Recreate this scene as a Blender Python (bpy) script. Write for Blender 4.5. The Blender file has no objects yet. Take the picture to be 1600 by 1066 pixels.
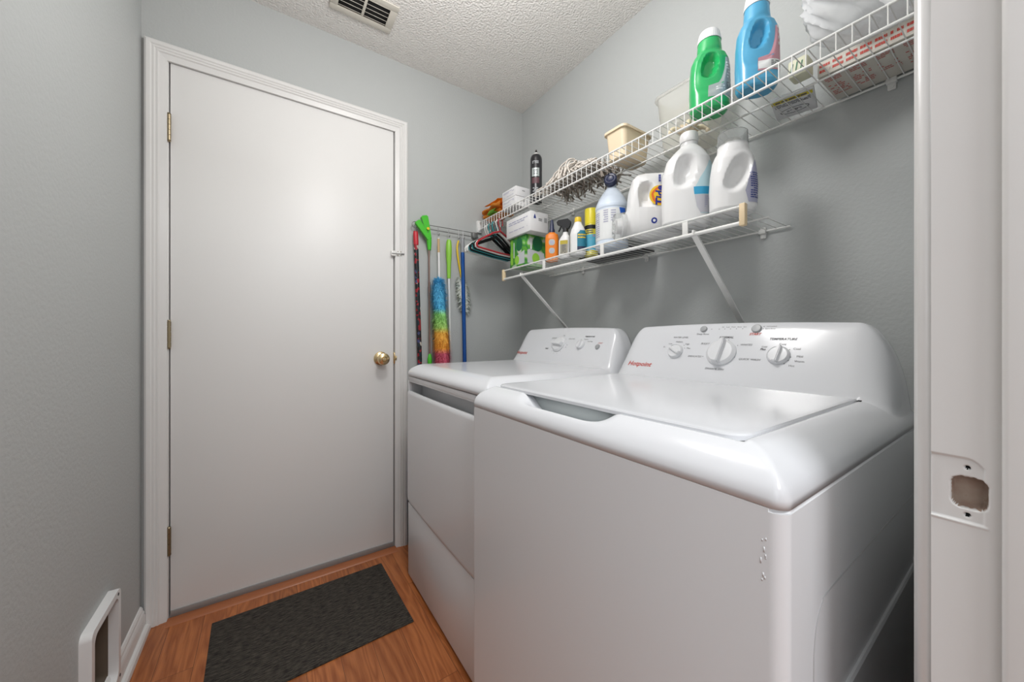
import bpy, bmesh, math, random
from mathutils import Vector, Matrix, noise
random.seed(7)
PI = math.pi
SC = bpy.context.scene
COL = SC.collection

# ------------------------------------------------------------------ camera
cam_d = bpy.data.cameras.new('camera')
cam = bpy.data.objects.new('camera', cam_d)
COL.objects.link(cam)
cam.location = (0, 0, 1.044)
cam.rotation_euler = (PI/2, 0, -math.radians(33.76))
cam_d.sensor_width = 36
cam_d.lens = 565.5/1600*36
cam_d.shift_x = 3/1600
cam_d.shift_y = -9/1600
cam_d.clip_start = 0.01
SC.camera = cam

# ------------------------------------------------------------------ world, exposure, lights
w = bpy.data.worlds.new('world'); SC.world = w; w.use_nodes = True
w.node_tree.nodes['Background'].inputs[0].default_value = (.8, .88, 1, 1)
w.node_tree.nodes['Background'].inputs[1].default_value = .35
SC.view_settings.view_transform = 'Standard'
SC.view_settings.look = 'None'
SC.view_settings.gamma = 1
SC.view_settings.use_curve_mapping = False
SC.view_settings.exposure = 0.30


def area(name, loc, rot, size, power, color, shape='DISK', sy=None):
    d = bpy.data.lights.new(name, 'AREA'); d.shape = shape; d.size = size
    if sy: d.size_y = sy
    d.energy = power; d.color = color
    o = bpy.data.objects.new(name, d); COL.objects.link(o)
    o.location = loc; o.rotation_euler = rot
    return o


pd = bpy.data.lights.new('ceiling_lamp_light', 'POINT'); pd.energy = 18.3; pd.color = (1, .985, .972); pd.shadow_soft_size = .14
po = bpy.data.objects.new('ceiling_lamp_light', pd); COL.objects.link(po); po.location = (.39, .76, 2.13)
area('hall_fill', (.1, -1.2, 2.3), (0, 0, 0), .9, 30, (.95, .975, 1), 'RECTANGLE', .7)  # added fill from the unseen hall, not a fixture of the house
area('hall_side_fill', (-1.2, -.95, 1.65), (math.radians(84), 0, math.radians(-58)), 1.0, 8, (.93, .965, 1), 'RECTANGLE', 1.3)  # added side fill through the doorway; no window stands there


# ------------------------------------------------------------------ materials
def sock(n, *names):
    for k in names:
        if k in n.inputs: return n.inputs[k]


def mat(name, col, rough=.5, metal=0, bump=None, spec=None, trans=0, coat=0, alpha=None, ior=None, emit=None, sss=0):
    m = bpy.data.materials.new(name); m.use_nodes = True
    nt = m.node_tree; b = nt.nodes['Principled BSDF']
    b.inputs['Base Color'].default_value = (*col, 1)
    b.inputs['Roughness'].default_value = rough
    b.inputs['Metallic'].default_value = metal
    if spec is not None: b.inputs['Specular IOR Level'].default_value = spec
    if trans: b.inputs['Transmission Weight'].default_value = trans
    if coat: b.inputs['Coat Weight'].default_value = coat; b.inputs['Coat Roughness'].default_value = .06
    if ior: b.inputs['IOR'].default_value = ior
    if sss:
        b.inputs['Subsurface Weight'].default_value = sss
        b.inputs['Subsurface Radius'].default_value = (.02, .02, .02)
    if bump:
        scale, strength, dist = bump
        tc = nt.nodes.new('ShaderNodeTexCoord'); nz = nt.nodes.new('ShaderNodeTexNoise')
        nz.inputs['Scale'].default_value = scale; nz.inputs['Detail'].default_value = 3
        bp = nt.nodes.new('ShaderNodeBump'); bp.inputs['Strength'].default_value = strength
        bp.inputs['Distance'].default_value = dist
        nt.links.new(tc.outputs['Object'], nz.inputs['Vector'])
        nt.links.new(nz.outputs['Fac'], bp.inputs['Height'])
        nt.links.new(bp.outputs['Normal'], b.inputs['Normal'])
    return m


def ramp_mat(name, stops, scale=(1, 1, 1), nscale=5, detail=4, rough=.6, kind='noise', bump=0, coords='Object', constant=False, metal=0):
    """noise -> colour ramp"""
    m = bpy.data.materials.new(name); m.use_nodes = True
    nt = m.node_tree; b = nt.nodes['Principled BSDF']
    b.inputs['Roughness'].default_value = rough; b.inputs['Metallic'].default_value = metal
    tc = nt.nodes.new('ShaderNodeTexCoord'); mp = nt.nodes.new('ShaderNodeMapping')
    mp.inputs['Scale'].default_value = scale
    nt.links.new(tc.outputs[coords], mp.inputs['Vector'])
    if kind == 'noise':
        t = nt.nodes.new('ShaderNodeTexNoise'); t.inputs['Scale'].default_value = nscale; t.inputs['Detail'].default_value = detail
        out = t.outputs['Fac']
    else:
        t = nt.nodes.new('ShaderNodeTexVoronoi'); t.inputs['Scale'].default_value = nscale
        sp = nt.nodes.new('ShaderNodeSeparateColor'); nt.links.new(t.outputs['Color'], sp.inputs[0]); out = sp.outputs[0]
    nt.links.new(mp.outputs[0], t.inputs['Vector'])
    r = nt.nodes.new('ShaderNodeValToRGB')
    if constant: r.color_ramp.interpolation = 'CONSTANT'
    el = r.color_ramp.elements
    el[0].position = stops[0][0]; el[0].color = (*stops[0][1], 1)
    el[1].position = stops[1][0]; el[1].color = (*stops[1][1], 1)
    for p, c in stops[2:]:
        e = el.new(p); e.color = (*c, 1)
    nt.links.new(out, r.inputs[0]); nt.links.new(r.outputs[0], b.inputs['Base Color'])
    if bump:
        bp = nt.nodes.new('ShaderNodeBump'); bp.inputs['Strength'].default_value = 1; bp.inputs['Distance'].default_value = bump
        nt.links.new(out, bp.inputs['Height']); nt.links.new(bp.outputs[0], b.inputs['Normal'])
    return m


M = {}
M['wall'] = mat('wall_paint', (.465, .483, .480), .55, bump=(110, .28, .003))
M['ceil'] = mat('ceiling_texture', (.86, .84, .81), .9, bump=(120, 1, .010))
M['trim'] = mat('trim_paint', (.74, .735, .725), .32, bump=(25, .12, .002))
M['door'] = mat('door_paint', (.79, .785, .775), .42, bump=(30, .12, .002))
M['enamel'] = mat('appliance_enamel', (.76, .77, .79), .26, spec=.4)
M['cover'] = mat('appliance_cover', (.72, .732, .76), .15, spec=.32)
M['knob'] = mat('knob_plastic', (.74, .75, .77), .3)
M['knobgrey'] = mat('button_grey', (.36, .37, .38), .35)
M['dark'] = mat('dark_gap', (.012, .012, .014), .8)
M['red_print'] = mat('red_print', (.55, .06, .04), .5)
M['grey_print'] = mat('grey_print', (.12, .12, .13), .5)
M['brass'] = mat('brass', (.75, .58, .33), .25, 1)
M['brass_old'] = mat('brass_old', (.38, .31, .2), .38, 1)
M['steel'] = mat('steel', (.28, .28, .28), .4, .8)
M['galv'] = mat('threshold_metal', (.36, .355, .35), .45, .4)
M['wire'] = mat('white_vinyl_wire', (.80, .80, .78), .3)
M['wire_clip'] = mat('clip_plastic', (.70, .70, .68), .4)
M['cream_cap'] = mat('cream_end_cap', (.78, .62, .40), .5)
M['white_pl'] = mat('white_plastic', (.80, .80, .80), .28, sss=.15)
M['white_card'] = mat('white_card', (.76, .76, .77), .6)
M['black_pl'] = mat('black_plastic', (.012, .012, .015), .3)
M['navy'] = mat('navy_plastic', (.02, .028, .075), .35)
M['clear'] = mat('clear_plastic', (.96, .97, .97), .10, trans=.93, ior=1.15)
M['frost'] = mat('frosted_plastic', (.93, .92, .88), .35, trans=.85, ior=1.1)
M['rawwood'] = ramp_mat('raw_wood', [(.35, (.36, .25, .2)), (.6, (.42, .34, .28)), (.75, (.22, .09, .04))], nscale=60, rough=.9)


def floor_mat():
    m = bpy.data.materials.new('laminate_planks'); m.use_nodes = True
    nt = m.node_tree; b = nt.nodes['Principled BSDF']; N = nt.nodes.new; L = nt.links.new
    tc = N('ShaderNodeTexCoord'); mp = N('ShaderNodeMapping'); mp.inputs['Rotation'].default_value = (0, 0, PI/2)
    L(tc.outputs['Object'], mp.inputs[0])
    br = N('ShaderNodeTexBrick'); br.offset = .37; br.inputs['Scale'].default_value = 1
    br.inputs['Brick Width'].default_value = .75; br.inputs['Row Height'].default_value = .098
    br.inputs['Mortar Size'].default_value = .0007; br.inputs['Mortar Smooth'].default_value = .1
    br.inputs['Color1'].default_value = (.1, .1, .1, 1); br.inputs['Color2'].default_value = (.9, .9, .9, 1)
    br.inputs['Mortar'].default_value = (.5, .5, .5, 1)
    L(mp.outputs[0], br.inputs['Vector'])
    # grain : cathedral rings stretched along the plank
    mp2 = N('ShaderNodeMapping'); mp2.inputs['Scale'].default_value = (9.5, 1.05, 1)
    L(tc.outputs['Object'], mp2.inputs[0])
    sep = N('ShaderNodeSeparateColor'); L(br.outputs['Color'], sep.inputs[0])
    add = N('ShaderNodeVectorMath'); add.operation = 'ADD'
    cmb = N('ShaderNodeCombineXYZ'); mul = N('ShaderNodeMath'); mul.operation = 'MULTIPLY'; mul.inputs[1].default_value = 17
    L(sep.outputs[0], mul.inputs[0]); L(mul.outputs[0], cmb.inputs[1]); L(mul.outputs[0], cmb.inputs[2])
    L(mp2.outputs[0], add.inputs[0]); L(cmb.outputs[0], add.inputs[1])
    nz = N('ShaderNodeTexNoise'); nz.inputs['Scale'].default_value = 1.3; nz.inputs['Detail'].default_value = 2; nz.inputs['Distortion'].default_value = .4
    L(add.outputs[0], nz.inputs['Vector'])
    m3 = N('ShaderNodeMath'); m3.operation = 'MULTIPLY'; m3.inputs[1].default_value = 22; L(nz.outputs['Fac'], m3.inputs[0])
    fr = N('ShaderNodeMath'); fr.operation = 'PINGPONG'; fr.inputs[1].default_value = 1; L(m3.outputs[0], fr.inputs[0])
    fine = N('ShaderNodeTexNoise'); fine.inputs['Scale'].default_value = 14; fine.inputs['Detail'].default_value = 3
    mp4 = N('ShaderNodeMapping'); mp4.inputs['Scale'].default_value = (14, .8, 1); L(tc.outputs['Object'], mp4.inputs[0]); L(mp4.outputs[0], fine.inputs['Vector'])
    mix = N('ShaderNodeMath'); mix.operation = 'MULTIPLY_ADD'; mix.inputs[1].default_value = .42; L(fr.outputs[0], mix.inputs[0])
    f2 = N('ShaderNodeMath'); f2.operation = 'MULTIPLY'; f2.inputs[1].default_value = .62; L(fine.outputs['Fac'], f2.inputs[0]); L(f2.outputs[0], mix.inputs[2])
    r = N('ShaderNodeValToRGB'); e = r.color_ramp.elements
    e[0].position = .12; e[0].color = (.235, .058, .014, 1); e[1].position = .75; e[1].color = (.47, .160, .050, 1)
    L(mix.outputs[0], r.inputs[0])
    hsv = N('ShaderNodeHueSaturation'); va = N('ShaderNodeMapRange'); va.inputs[3].default_value = .86; va.inputs[4].default_value = 1.12
    L(sep.outputs[0], va.inputs[0]); L(va.outputs[0], hsv.inputs['Value']); L(r.outputs[0], hsv.inputs['Color'])
    mm = N('ShaderNodeMix'); mm.data_type = 'RGBA'; L(br.outputs['Fac'], mm.inputs[0]); L(hsv.outputs[0], mm.inputs[6]); mm.inputs[7].default_value = (.12, .04, .015, 1)
    L(mm.outputs[2], b.inputs['Base Color']); b.inputs['Roughness'].default_value = .32
    return m


M['floor'] = floor_mat()


# ------------------------------------------------------------------ mesh helpers
def link(name, me, m=None, parent=None, smooth=True, kind=None):
    o = bpy.data.objects.new(name, me); COL.objects.link(o)
    if m is not None:
        for mm in (m if isinstance(m, (list, tuple)) else [m]): me.materials.append(mm)
    if parent is not None: o.parent = parent
    if smooth:
        for p in me.polygons: p.use_smooth = True
    if kind: o['kind'] = kind
    return o


def bm_obj(name, bm, m=None, parent=None, smooth=True, kind=None, sharp=35):
    bmesh.ops.recalc_face_normals(bm, faces=bm.faces[:])
    if smooth:
        for e in bm.edges:
            if len(e.link_faces) == 2 and e.calc_face_angle(0) > math.radians(sharp): e.smooth = False
    me = bpy.data.meshes.new(name); bm.to_mesh(me); bm.free()
    return link(name, me, m, parent, smooth, kind)


def py_obj(name, V, F, m=None, parent=None, smooth=True, kind=None, mi=None):
    me = bpy.data.meshes.new(name); me.from_pydata(V, [], F); me.update()
    o = link(name, me, m, parent, smooth, kind)
    if mi:
        for p, i in zip(me.polygons, mi): p.material_index = i
    return o


def tag(o, label=None, cat=None, group=None, kind=None):
    if label: o['label'] = label
    if cat: o['category'] = cat
    if group: o['group'] = group
    if kind: o['kind'] = kind
    return o


def thing(name, loc, label, cat, group=None, rz=0):
    o = bpy.data.objects.new(name, None); COL.objects.link(o)
    o.empty_display_size = .05
    o.location = loc; o.rotation_euler = (0, 0, rz)
    return tag(o, label, cat, group)


def box(bm, x0, x1, y0, y1, z0, z1, bevel=0, seg=2, mat4=None):
    r = bmesh.ops.create_cube(bm, size=1)
    vs = r['verts']
    for v in vs:
        v.co = Vector(((x0+x1)/2 + v.co.x*(x1-x0), (y0+y1)/2 + v.co.y*(y1-y0), (z0+z1)/2 + v.co.z*(z1-z0)))
    if bevel:
        es = list({e for v in vs for e in v.link_edges})
        r2 = bmesh.ops.bevel(bm, geom=es, offset=bevel, segments=seg, profile=.5, affect='EDGES')
        vs = list({v for f in r2['faces'] for v in f.verts} | {v for v in vs if v.is_valid})
    if mat4 is not None:
        for v in vs: v.co = mat4 @ v.co
    return vs


def boxo(name, b, m, parent=None, bevel=0, seg=2, kind=None):
    bm = bmesh.new(); box(bm, *b, bevel, seg)
    return bm_obj(name, bm, m, parent, kind=kind)


def cyl(bm, p0, p1, r0, r1=None, n=12, cap=True):
    r1 = r0 if r1 is None else r1
    p0 = Vector(p0); p1 = Vector(p1); d = p1-p0
    q = d.to_track_quat('Z', 'Y')
    a = []; b = []
    for i in range(n):
        t = 2*PI*i/n; u = Vector((math.cos(t), math.sin(t), 0))
        a.append(bm.verts.new(p0 + q @ (u*r0))); b.append(bm.verts.new(p1 + q @ (u*r1)))
    for i in range(n):
        j = (i+1) % n; bm.faces.new((a[i], a[j], b[j], b[i]))
    if cap:
        bm.faces.new(a[::-1]); bm.faces.new(b)


def tube(bm, pts, r, n=8, cap=True, closed=False):
    pts = [Vector(p) for p in pts]; rings = []; N = len(pts)
    up = None
    for i, p in enumerate(pts):
        if closed: d = pts[(i+1) % N]-pts[i-1]
        else: d = pts[min(i+1, N-1)]-pts[max(i-1, 0)]
        d.normalize()
        if up is None:
            up = Vector((0, 0, 1)) if abs(d.z) < .9 else Vector((1, 0, 0))
        s = d.cross(up)
        if s.length < 1e-5: s = d.orthogonal()
        s.normalize(); up = s.cross(d).normalized()
        rr = r[i] if isinstance(r, (list, tuple)) else r
        rings.append([bm.verts.new(p + s*math.cos(2*PI*k/n)*rr + up*math.sin(2*PI*k/n)*rr) for k in range(n)])
    rg = range(N) if closed else range(N-1)
    for i in rg:
        A = rings[i]; B = rings[(i+1) % N]
        for k in range(n):
            bm.faces.new((A[k], A[(k+1) % n], B[(k+1) % n], B[k]))
    if cap and not closed:
        bm.faces.new(rings[0][::-1]); bm.faces.new(rings[-1])


def smooth_path(ctrl, sub=6):
    """catmull-rom"""
    P = [Vector(p) for p in ctrl]; out = []
    for i in range(len(P)-1):
        p0 = P[max(i-1, 0)]; p1 = P[i]; p2 = P[i+1]; p3 = P[min(i+2, len(P)-1)]
        for k in range(sub):
            t = k/sub
            out.append(.5*((2*p1) + (-p0+p2)*t + (2*p0-5*p1+4*p2-p3)*t*t + (-p0+3*p1-3*p2+p3)*t**3))
    out.append(P[-1]); return out


def lathe(bm, prof, center=(0, 0, 0), n=32, axis=None, cap=True):
    """prof: (r,z) list"""
    c = Vector(center); q = Vector(axis).to_track_quat('Z', 'Y') if axis is not None else None
    rings = []
    for r, z in prof:
        ring = []
        for k in range(n):
            t = 2*PI*k/n; v = Vector((r*math.cos(t), r*math.sin(t), z))
            if q: v = q @ v
            ring.append(bm.verts.new(c+v))
        rings.append(ring)
    for A, B in zip(rings, rings[1:]):
        for k in range(n): bm.faces.new((A[k], A[(k+1) % n], B[(k+1) % n], B[k]))
    if cap:
        bm.faces.new(rings[0][::-1]); bm.faces.new(rings[-1])


def prism(bm, poly, fn, d0, d1):
    """poly 2D points; fn(u,v,d) -> 3D"""
    a = [bm.verts.new(fn(u, v, d0)) for u, v in poly]; b = [bm.verts.new(fn(u, v, d1)) for u, v in poly]
    n = len(poly)
    bm.faces.new(a[::-1]); bm.faces.new(b)
    for i in range(n):
        j = (i+1) % n; bm.faces.new((a[i], a[j], b[j], b[i]))


def rrect(w, h, r, n=6):
    out = []
    for cx, cy, a0 in ((w/2-r, h/2-r, 0), (-w/2+r, h/2-r, PI/2), (-w/2+r, -h/2+r, PI), (w/2-r, -h/2+r, 1.5*PI)):
        for k in range(n+1):
            a = a0 + PI/2*k/n; out.append((cx+r*math.cos(a), cy+r*math.sin(a)))
    return out


def text_geo(s, size, italic=0, bold=0, align='CENTER', sx=1):
    c = bpy.data.curves.new('t', 'FONT'); c.body = s; c.size = size; c.shear = italic; c.offset = bold
    c.align_x = align; c.align_y = 'CENTER'; c.resolution_u = 2
    o = bpy.data.objects.new('t', c); COL.objects.link(o)
    dg = bpy.context.evaluated_depsgraph_get()
    me = bpy.data.meshes.new_from_object(o.evaluated_get(dg))
    V = [(v.co.x*sx, v.co.y) for v in me.vertices]; F = [tuple(p.vertices) for p in me.polygons]
    bpy.data.objects.remove(o); bpy.data.curves.remove(c); bpy.data.meshes.remove(me)
    return V, F


def sm(t):
    t = max(0, min(1, t)); return t*t*(3-2*t)


def smax(a, b, k): 
    h = max(k-abs(a-b), 0)/k; return max(a, b) + h*h*k*.25


def smin(a, b, k): return -smax(-a, -b, k)


# ------------------------------------------------------------------ room shell
WA, WB, WL, CZ = 1.80, 1.292, -.375, 2.40
NY0, NY1 = -.045, .064            # near wall (with the doorway the camera stands in)
JX0, JX1 = -.235, .527            # doorway
def S(name, b, m, bevel=0):
    o = boxo(name, b, m, None, bevel, kind='structure')
    if not bevel:
        for p in o.data.polygons: p.use_smooth = False
    return o
S('floor', (-1.6, 2.4, -2.2, WA+.12, -.05, 0), M['floor'])
S('ceiling', (-1.6, 2.4, -2.2, WA+.12, CZ, CZ+.05), M['ceil'])
bm = bmesh.new()   # far wall with the doorway hole
box(bm, WL-.1, -.318, WA, WA+.12, 0, CZ); box(bm, .533, WB+.1, WA, WA+.12, 0, CZ); box(bm, -.318, .533, WA, WA+.12, 2.058, CZ)
bm_obj('wall_far', bm, M['wall'], kind='structure', smooth=False)
S('wall_right', (WB, WB+.1, NY0, WA, 0, CZ), M['wall'])
# left wall with the cat door opening
PY0, PY1, PZ0, PZ1 = 1.285, 1.492, .055, .322
bm = bmesh.new()
for b in ((NY0, PY0+.012, 0, CZ), (PY1-.012, WA, 0, CZ), (PY0+.012, PY1-.012, 0, PZ0+.012), (PY0+.012, PY1-.012, PZ1-.012, CZ)):
    box(bm, WL-.1, WL, *b)
bm_obj('wall_left', bm, M['wall'], kind='structure', smooth=False)
bm = bmesh.new()
box(bm, -1.6, JX0-.018, NY0, NY1, 0, CZ); box(bm, JX1+.018, 2.4, NY0, NY1, 0, CZ); box(bm, JX0-.018, JX1+.018, NY0, NY1, 2.07, CZ)
bm_obj('wall_near', bm, M['wall'], kind='structure', smooth=False)
# hallway behind the camera
S('wall_hall_back', (-1.6, 2.4, -2.2, -2.1, 0, CZ), M['wall'])
S('wall_hall_left', (-1.6, -1.5, -2.2, NY0, 0, CZ), M['wall'])
S('wall_hall_right', (2.3, 2.4, -2.2, NY0, 0, CZ), M['wall'])

# baseboards
def molding(name, path_fn, prof, a, b, m, kind='structure', parent=None):
    """prof: (out,z) polygon extruded from a to b"""
    bm = bmesh.new(); prism(bm, prof, path_fn, a, b); return bm_obj(name, bm, m, parent, kind=kind, sharp=25)
bprof = [(0, 0), (.014, 0), (.014, .055), (.011, .062), (.012, .066), (.008, .074), (.008, .079), (.004, .086), (0, .088)]
fl = lambda u, v, d: (WL+u, d, v)
molding('baseboard_left', fl, bprof, NY1, WA-.018, M['trim'])
shoe = [(.0142, 0), (.028, 0), (.028, .006), (.026, .014), (.021, .020), (.0142, .022)]
molding('trim_1', fl, shoe, NY1, WA-.019, M['trim'])
molding('baseboard_far', lambda u, v, d: (d, WA-u, v), bprof, .60, WB, M['trim'])
molding('baseboard_right', lambda u, v, d: (WB-u, d, v), bprof, NY1, WA-.02, M['trim'])

# far door: casing, jamb, slab, hinges, knob
cp = [(0, 0), (0, .014), (.006, .018), (.016, .018), (.020, .015), (.026, .0165), (.030, .0135), (.036, .015), (.040, .0115), (.052, .010), (.060, .009), (.060, 0)]
def casing_leg(name, X, sgn, ztop, parent=None, kind='structure', zb=0, Yw=WA, ys=-1):
    bm = bmesh.new()
    a = [bm.verts.new((X+sgn*u, Yw+ys*t, zb)) for u, t in cp]
    b = [bm.verts.new((X+sgn*u, Yw+ys*t, ztop-u)) for u, t in cp]
    n = len(cp); bm.faces.new(a); bm.faces.new(b[::-1])
    for i in range(n): bm.faces.new((a[i], a[(i+1) % n], b[(i+1) % n], b[i]))
    return bm_obj(name, bm, M['trim'], parent, kind=kind, sharp=20)
TX0, TX1, TTOP = -.366, .579, 2.106
casing_leg('trim_2', TX0, 1, TTOP); casing_leg('trim_3', TX1, -1, TTOP)
bm = bmesh.new()
a = [bm.verts.new((TX0+u, WA-t, TTOP-u)) for u, t in cp]; b = [bm.verts.new((TX1-u, WA-t, TTOP-u)) for u, t in cp]
n = len(cp); bm.faces.new(a); bm.faces.new(b[::-1])
for i in range(n): bm.faces.new((a[i], a[(i+1) % n], b[(i+1) % n], b[i]))
bm_obj('trim_4', bm, M['trim'], kind='structure', sharp=20)
bm = bmesh.new()
box(bm, -.318, -.3035, WA-.004, WA+.12, 0, 2.057, .001); box(bm, .5185, .533, WA-.004, WA+.12, 0, 2.057, .001); box(bm, -.3035, .5185, WA-.004, WA+.12, 2.0495, 2.057, .001)
box(bm, -.3035, -.292, WA+.040, WA+.075, 0, 2.049); box(bm, .507, .5185, WA+.040, WA+.075, 0, 2.049); box(bm, -.292, .507, WA+.04, WA+.075, 2.037, 2.0495)
bm_obj('trim_5', bm, M['trim'], kind='structure')
S('trim_6', (-.3035, .5185, WA+.0, WA+.11, 0, .012), M['galv'], .002)       # metal sill
# laminate transition strip before the sill
bm = bmesh.new(); prism(bm, [(0, 0), (.046, 0), (.042, .004), (.030, .008), (.012, .009), (.002, .007)], lambda u, v, d: (d, WA-u, v), -.305, .52)
M['strip'] = mat('transition_wood', (.36, .12, .045), .35)
bm_obj('trim_7', bm, M['strip'], kind='structure')
door = tag(bpy.data.objects.new('door_1', None), kind='structure'); COL.objects.link(door); door.location = (-.30, WA+.002, .016)
def rel(o, p): o.parent = p; o.matrix_parent_inverse = Matrix.Translation(-p.location); return o
rel(boxo('door_slab', (-.2995, .513, WA+.002, WA+.036, .017, 2.0465), M['door'], None, .0015), door)
rel(boxo('door_sweep', (-.299, .512, WA-.003, WA+.004, .012, .030), M['galv'], None, .001), door)
for hz in (1.805, 1.047, .29):
    bm = bmesh.new()
    for k in range(5):
        z0 = hz-.047+k*.019; cyl(bm, (-.3015, WA-.006, z0), (-.3015, WA-.006, z0+.0178), .0058, n=14)
    cyl(bm, (-.3015, WA-.006, hz-.050), (-.3015, WA-.006, hz+.050), .0035, n=10)
    cyl(bm, (-.3015, WA-.006, hz+.049), (-.3015, WA-.006, hz+.053), .0062, .004, n=12)
    cyl(bm, (-.3015, WA-.006, hz-.053), (-.3015, WA-.006, hz-.049), .004, .0062, n=12)
    box(bm, -.3065, -.3015, WA-.006, WA+.001, hz-.046, hz+.046); 
    rel(bm_obj('hinge', bm, M['brass_old']), door)
bm = bmesh.new(); kx, kz = .452, .932
lathe(bm, [(.001, -.004), (.029, -.004), (.033, 0), (.032, .004), (.026, .009), (.014, .012), (.0125, .030), (.019, .036), (.0265, .044), (.0285, .053), (.026, .061), (.018, .066), (.012, .067), (.010, .064), (.009, .067), (.001, .068)], (kx, WA, kz), 36, (0, -1, 0))
rel(bm_obj('door_knob', bm, M['brass']), door)
rel(boxo('latch_plate', (.5145, .5178, WA-.002, WA+.03, kz-.028, kz+.028), M['brass'], None, .001), door)
bm = bmesh.new(); cyl(bm, (.517, WA-.007, kz), (.524, WA-.007, kz), .012, n=16); box(bm, .514, .524, WA-.006, WA-.003, kz-.026, kz+.026, .002)
bm_obj('trim_8', bm, M['brass'], kind='structure')          # strike lip of the far door
# small chain latch high on the casing
lt = thing('door_latch', (.52, WA-.012, 1.446), 'small speckled flip latch screwed across the white door edge and its trim', 'latch')
bm = bmesh.new(); box(bm, -.022, .000, -.006, .010, -.014, .012, .003); bm_obj('base_plate', bm, M['wire'], lt)
bm = bmesh.new(); box(bm, .004, .030, -.003, .010, -.012, .012, .003); bm_obj('keeper', bm, M['wire'], lt)
bm = bmesh.new(); cyl(bm, (-.02, -.0075, -.003), (.026, -.0075, -.001), .0016); cyl(bm, (.026, -.008, -.001), (.040, -.008, 0), .0028); bm_obj('bolt', bm, M['steel'], lt)
bm = bmesh.new()
for sx in (-.017, -.006, .010, .024):
    for sz in (-.009, .009): cyl(bm, (sx, -.0055, sz), (sx, -.0035, sz), .0022, n=8)
bm_obj('screws', bm, M['brass_old'], lt)

# near doorway: jamb with strike mortise, stop, casing
def jamb_mesh():
    # face at X=JX1 with fine patch Y .024..NY1, Z .86...95
    V = []; F = []; MI = []
    ys = [.0235+(NY1-.0235)*i/54 for i in range(55)]; zs = [.855+i*.095/100 for i in range(101)]
    def depth(y, z):
        # plate recess with one rounded top corner
        e = min((y-.0325)/.0012, (z-.874)/.0010, (.9325-.010*sm((.045-y)/.016)**2-z)/.0010)
        d = .0016*sm(e)
        # lower paint lip
        d -= .0012*math.exp(-((z-.8728)/.0009)**2)*sm((y-.030)/.002)*(.75+.5*noise.noise((y*300, z*80, 0)))
        r = .006; qx = abs(y-.0415)-(.0098-r); qz = abs(z-.9005)-(.0135-r)
        sd = math.hypot(max(qx, 0), max(qz, 0))+min(max(qx, qz), 0)-r + .0004*noise.noise((y*400, z*400, 1))
        if sd < .0012: d += .0125*sm((.0012-sd)/.0014)
        for zz in (.9235, .8805):
            q = math.hypot(y-.0425, (z-zz))
            d += .004*sm((.0022-q)/.0012)
        return d
    for z in zs:
        for y in ys: V.append((JX1+depth(y, z), y, z))
    n = len(ys)
    for j in range(len(zs)-1):
        for i in range(n-1):
            F.append((j*n+i, (j+1)*n+i, (j+1)*n+i+1, j*n+i+1))
            yc = (ys[i]+ys[i+1])/2; zc = (zs[j]+zs[j+1])/2; d = depth(yc, zc)
            MI.append(2 if any(math.hypot(yc-.0425, zc-q) < .0016 for q in (.9235, .8805)) else 1 if d > .0045 else 0)
    def quad(*p):
        b = len(V); V.extend(p); F.append((b, b+1, b+2, b+3)); MI.append(0)
    for z0, z1, y0, y1 in ((0, .855, NY0, NY1), (.95, 2.07, NY0, NY1), (.855, .95, NY0, .0235)):
        quad((JX1, y0, z0), (JX1, y0, z1), (JX1, y1, z1), (JX1, y1, z0))
    quad((JX1, NY1, 0), (JX1, NY1, 2.07), (JX1+.018, NY1, 2.07), (JX1+.018, NY1, 0))
    quad((JX1, NY0, 0), (JX1, NY0, 2.07), (JX1+.018, NY0, 2.07), (JX1+.018, NY0, 0))
    return py_obj('trim_9', V, F, [M['trim'], M['rawwood'], M['dark']], kind='structure', mi=MI, smooth=True)
jamb_mesh()
S('trim_10', (JX0-.018, JX0, NY0, NY1, 0, 2.07), M['trim'])
S('trim_11', (JX0, JX1, NY0, NY1, 2.05, 2.07), M['trim'])
bm = bmesh.new(); box(bm, JX1-.011, JX1, -.015, .0235, 0, 2.05, .004, 3); box(bm, JX0, JX0+.011, -.015, .0235, 0, 2.05, .004, 3)
bm_obj('trim_12', bm, M['trim'], kind='structure')
cpn = [(0, 0), (0, .009), (.004, .0105), (.008, .010), (.010, .013), (.05, .017), (.057, .014), (.057, 0)]
bm = bmesh.new()
prism(bm, cpn, lambda u, v, d: (JX1+.004+u, NY1+v, d), 0, 2.07); bm_obj('trim_13', bm, M['trim'], kind='structure', sharp=20)
bm = bmesh.new()
prism(bm, cpn, lambda u, v, d: (JX0-.004-u, NY1+v, d), 0, 2.07); bm_obj('trim_14', bm, M['trim'], kind='structure', sharp=20)

# ------------------------------------------------------------------ ceiling vent
vt = thing('ceiling_vent', (.33, 1.5725, CZ), 'cream metal air vent with dark slats set in the textured ceiling', 'vent')
bm = bmesh.new()
W2, H2 = .122, .077
for b in ((-W2, W2, -H2, -H2+.028), (-W2, W2, H2-.028, H2), (-W2, -W2+.028, -H2+.028, H2-.028), (W2-.028, W2, -H2+.028, H2-.028), (-.005, .005, -H2+.028, H2-.028)):
    box(bm, b[0], b[1], b[2], b[3], -.007, -.001, .001)
M['vent'] = mat('vent_cream', (.66, .63, .56), .45)
bm_obj('frame', bm, M['vent'], vt)
for sx in (-1, 1):
    for k in range(5):
        bm = bmesh.new(); yy = -H2+.034+k*.0215
        m4 = Matrix.Translation((sx*.0495, yy, -.003)) @ Matrix.Rotation(math.radians(38), 4, 'X')
        box(bm, -.0443, .0443, -.0085, .0085, -.0007, .0007, mat4=m4)
        bm_obj('slat', bm, M['vent'], vt)
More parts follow.
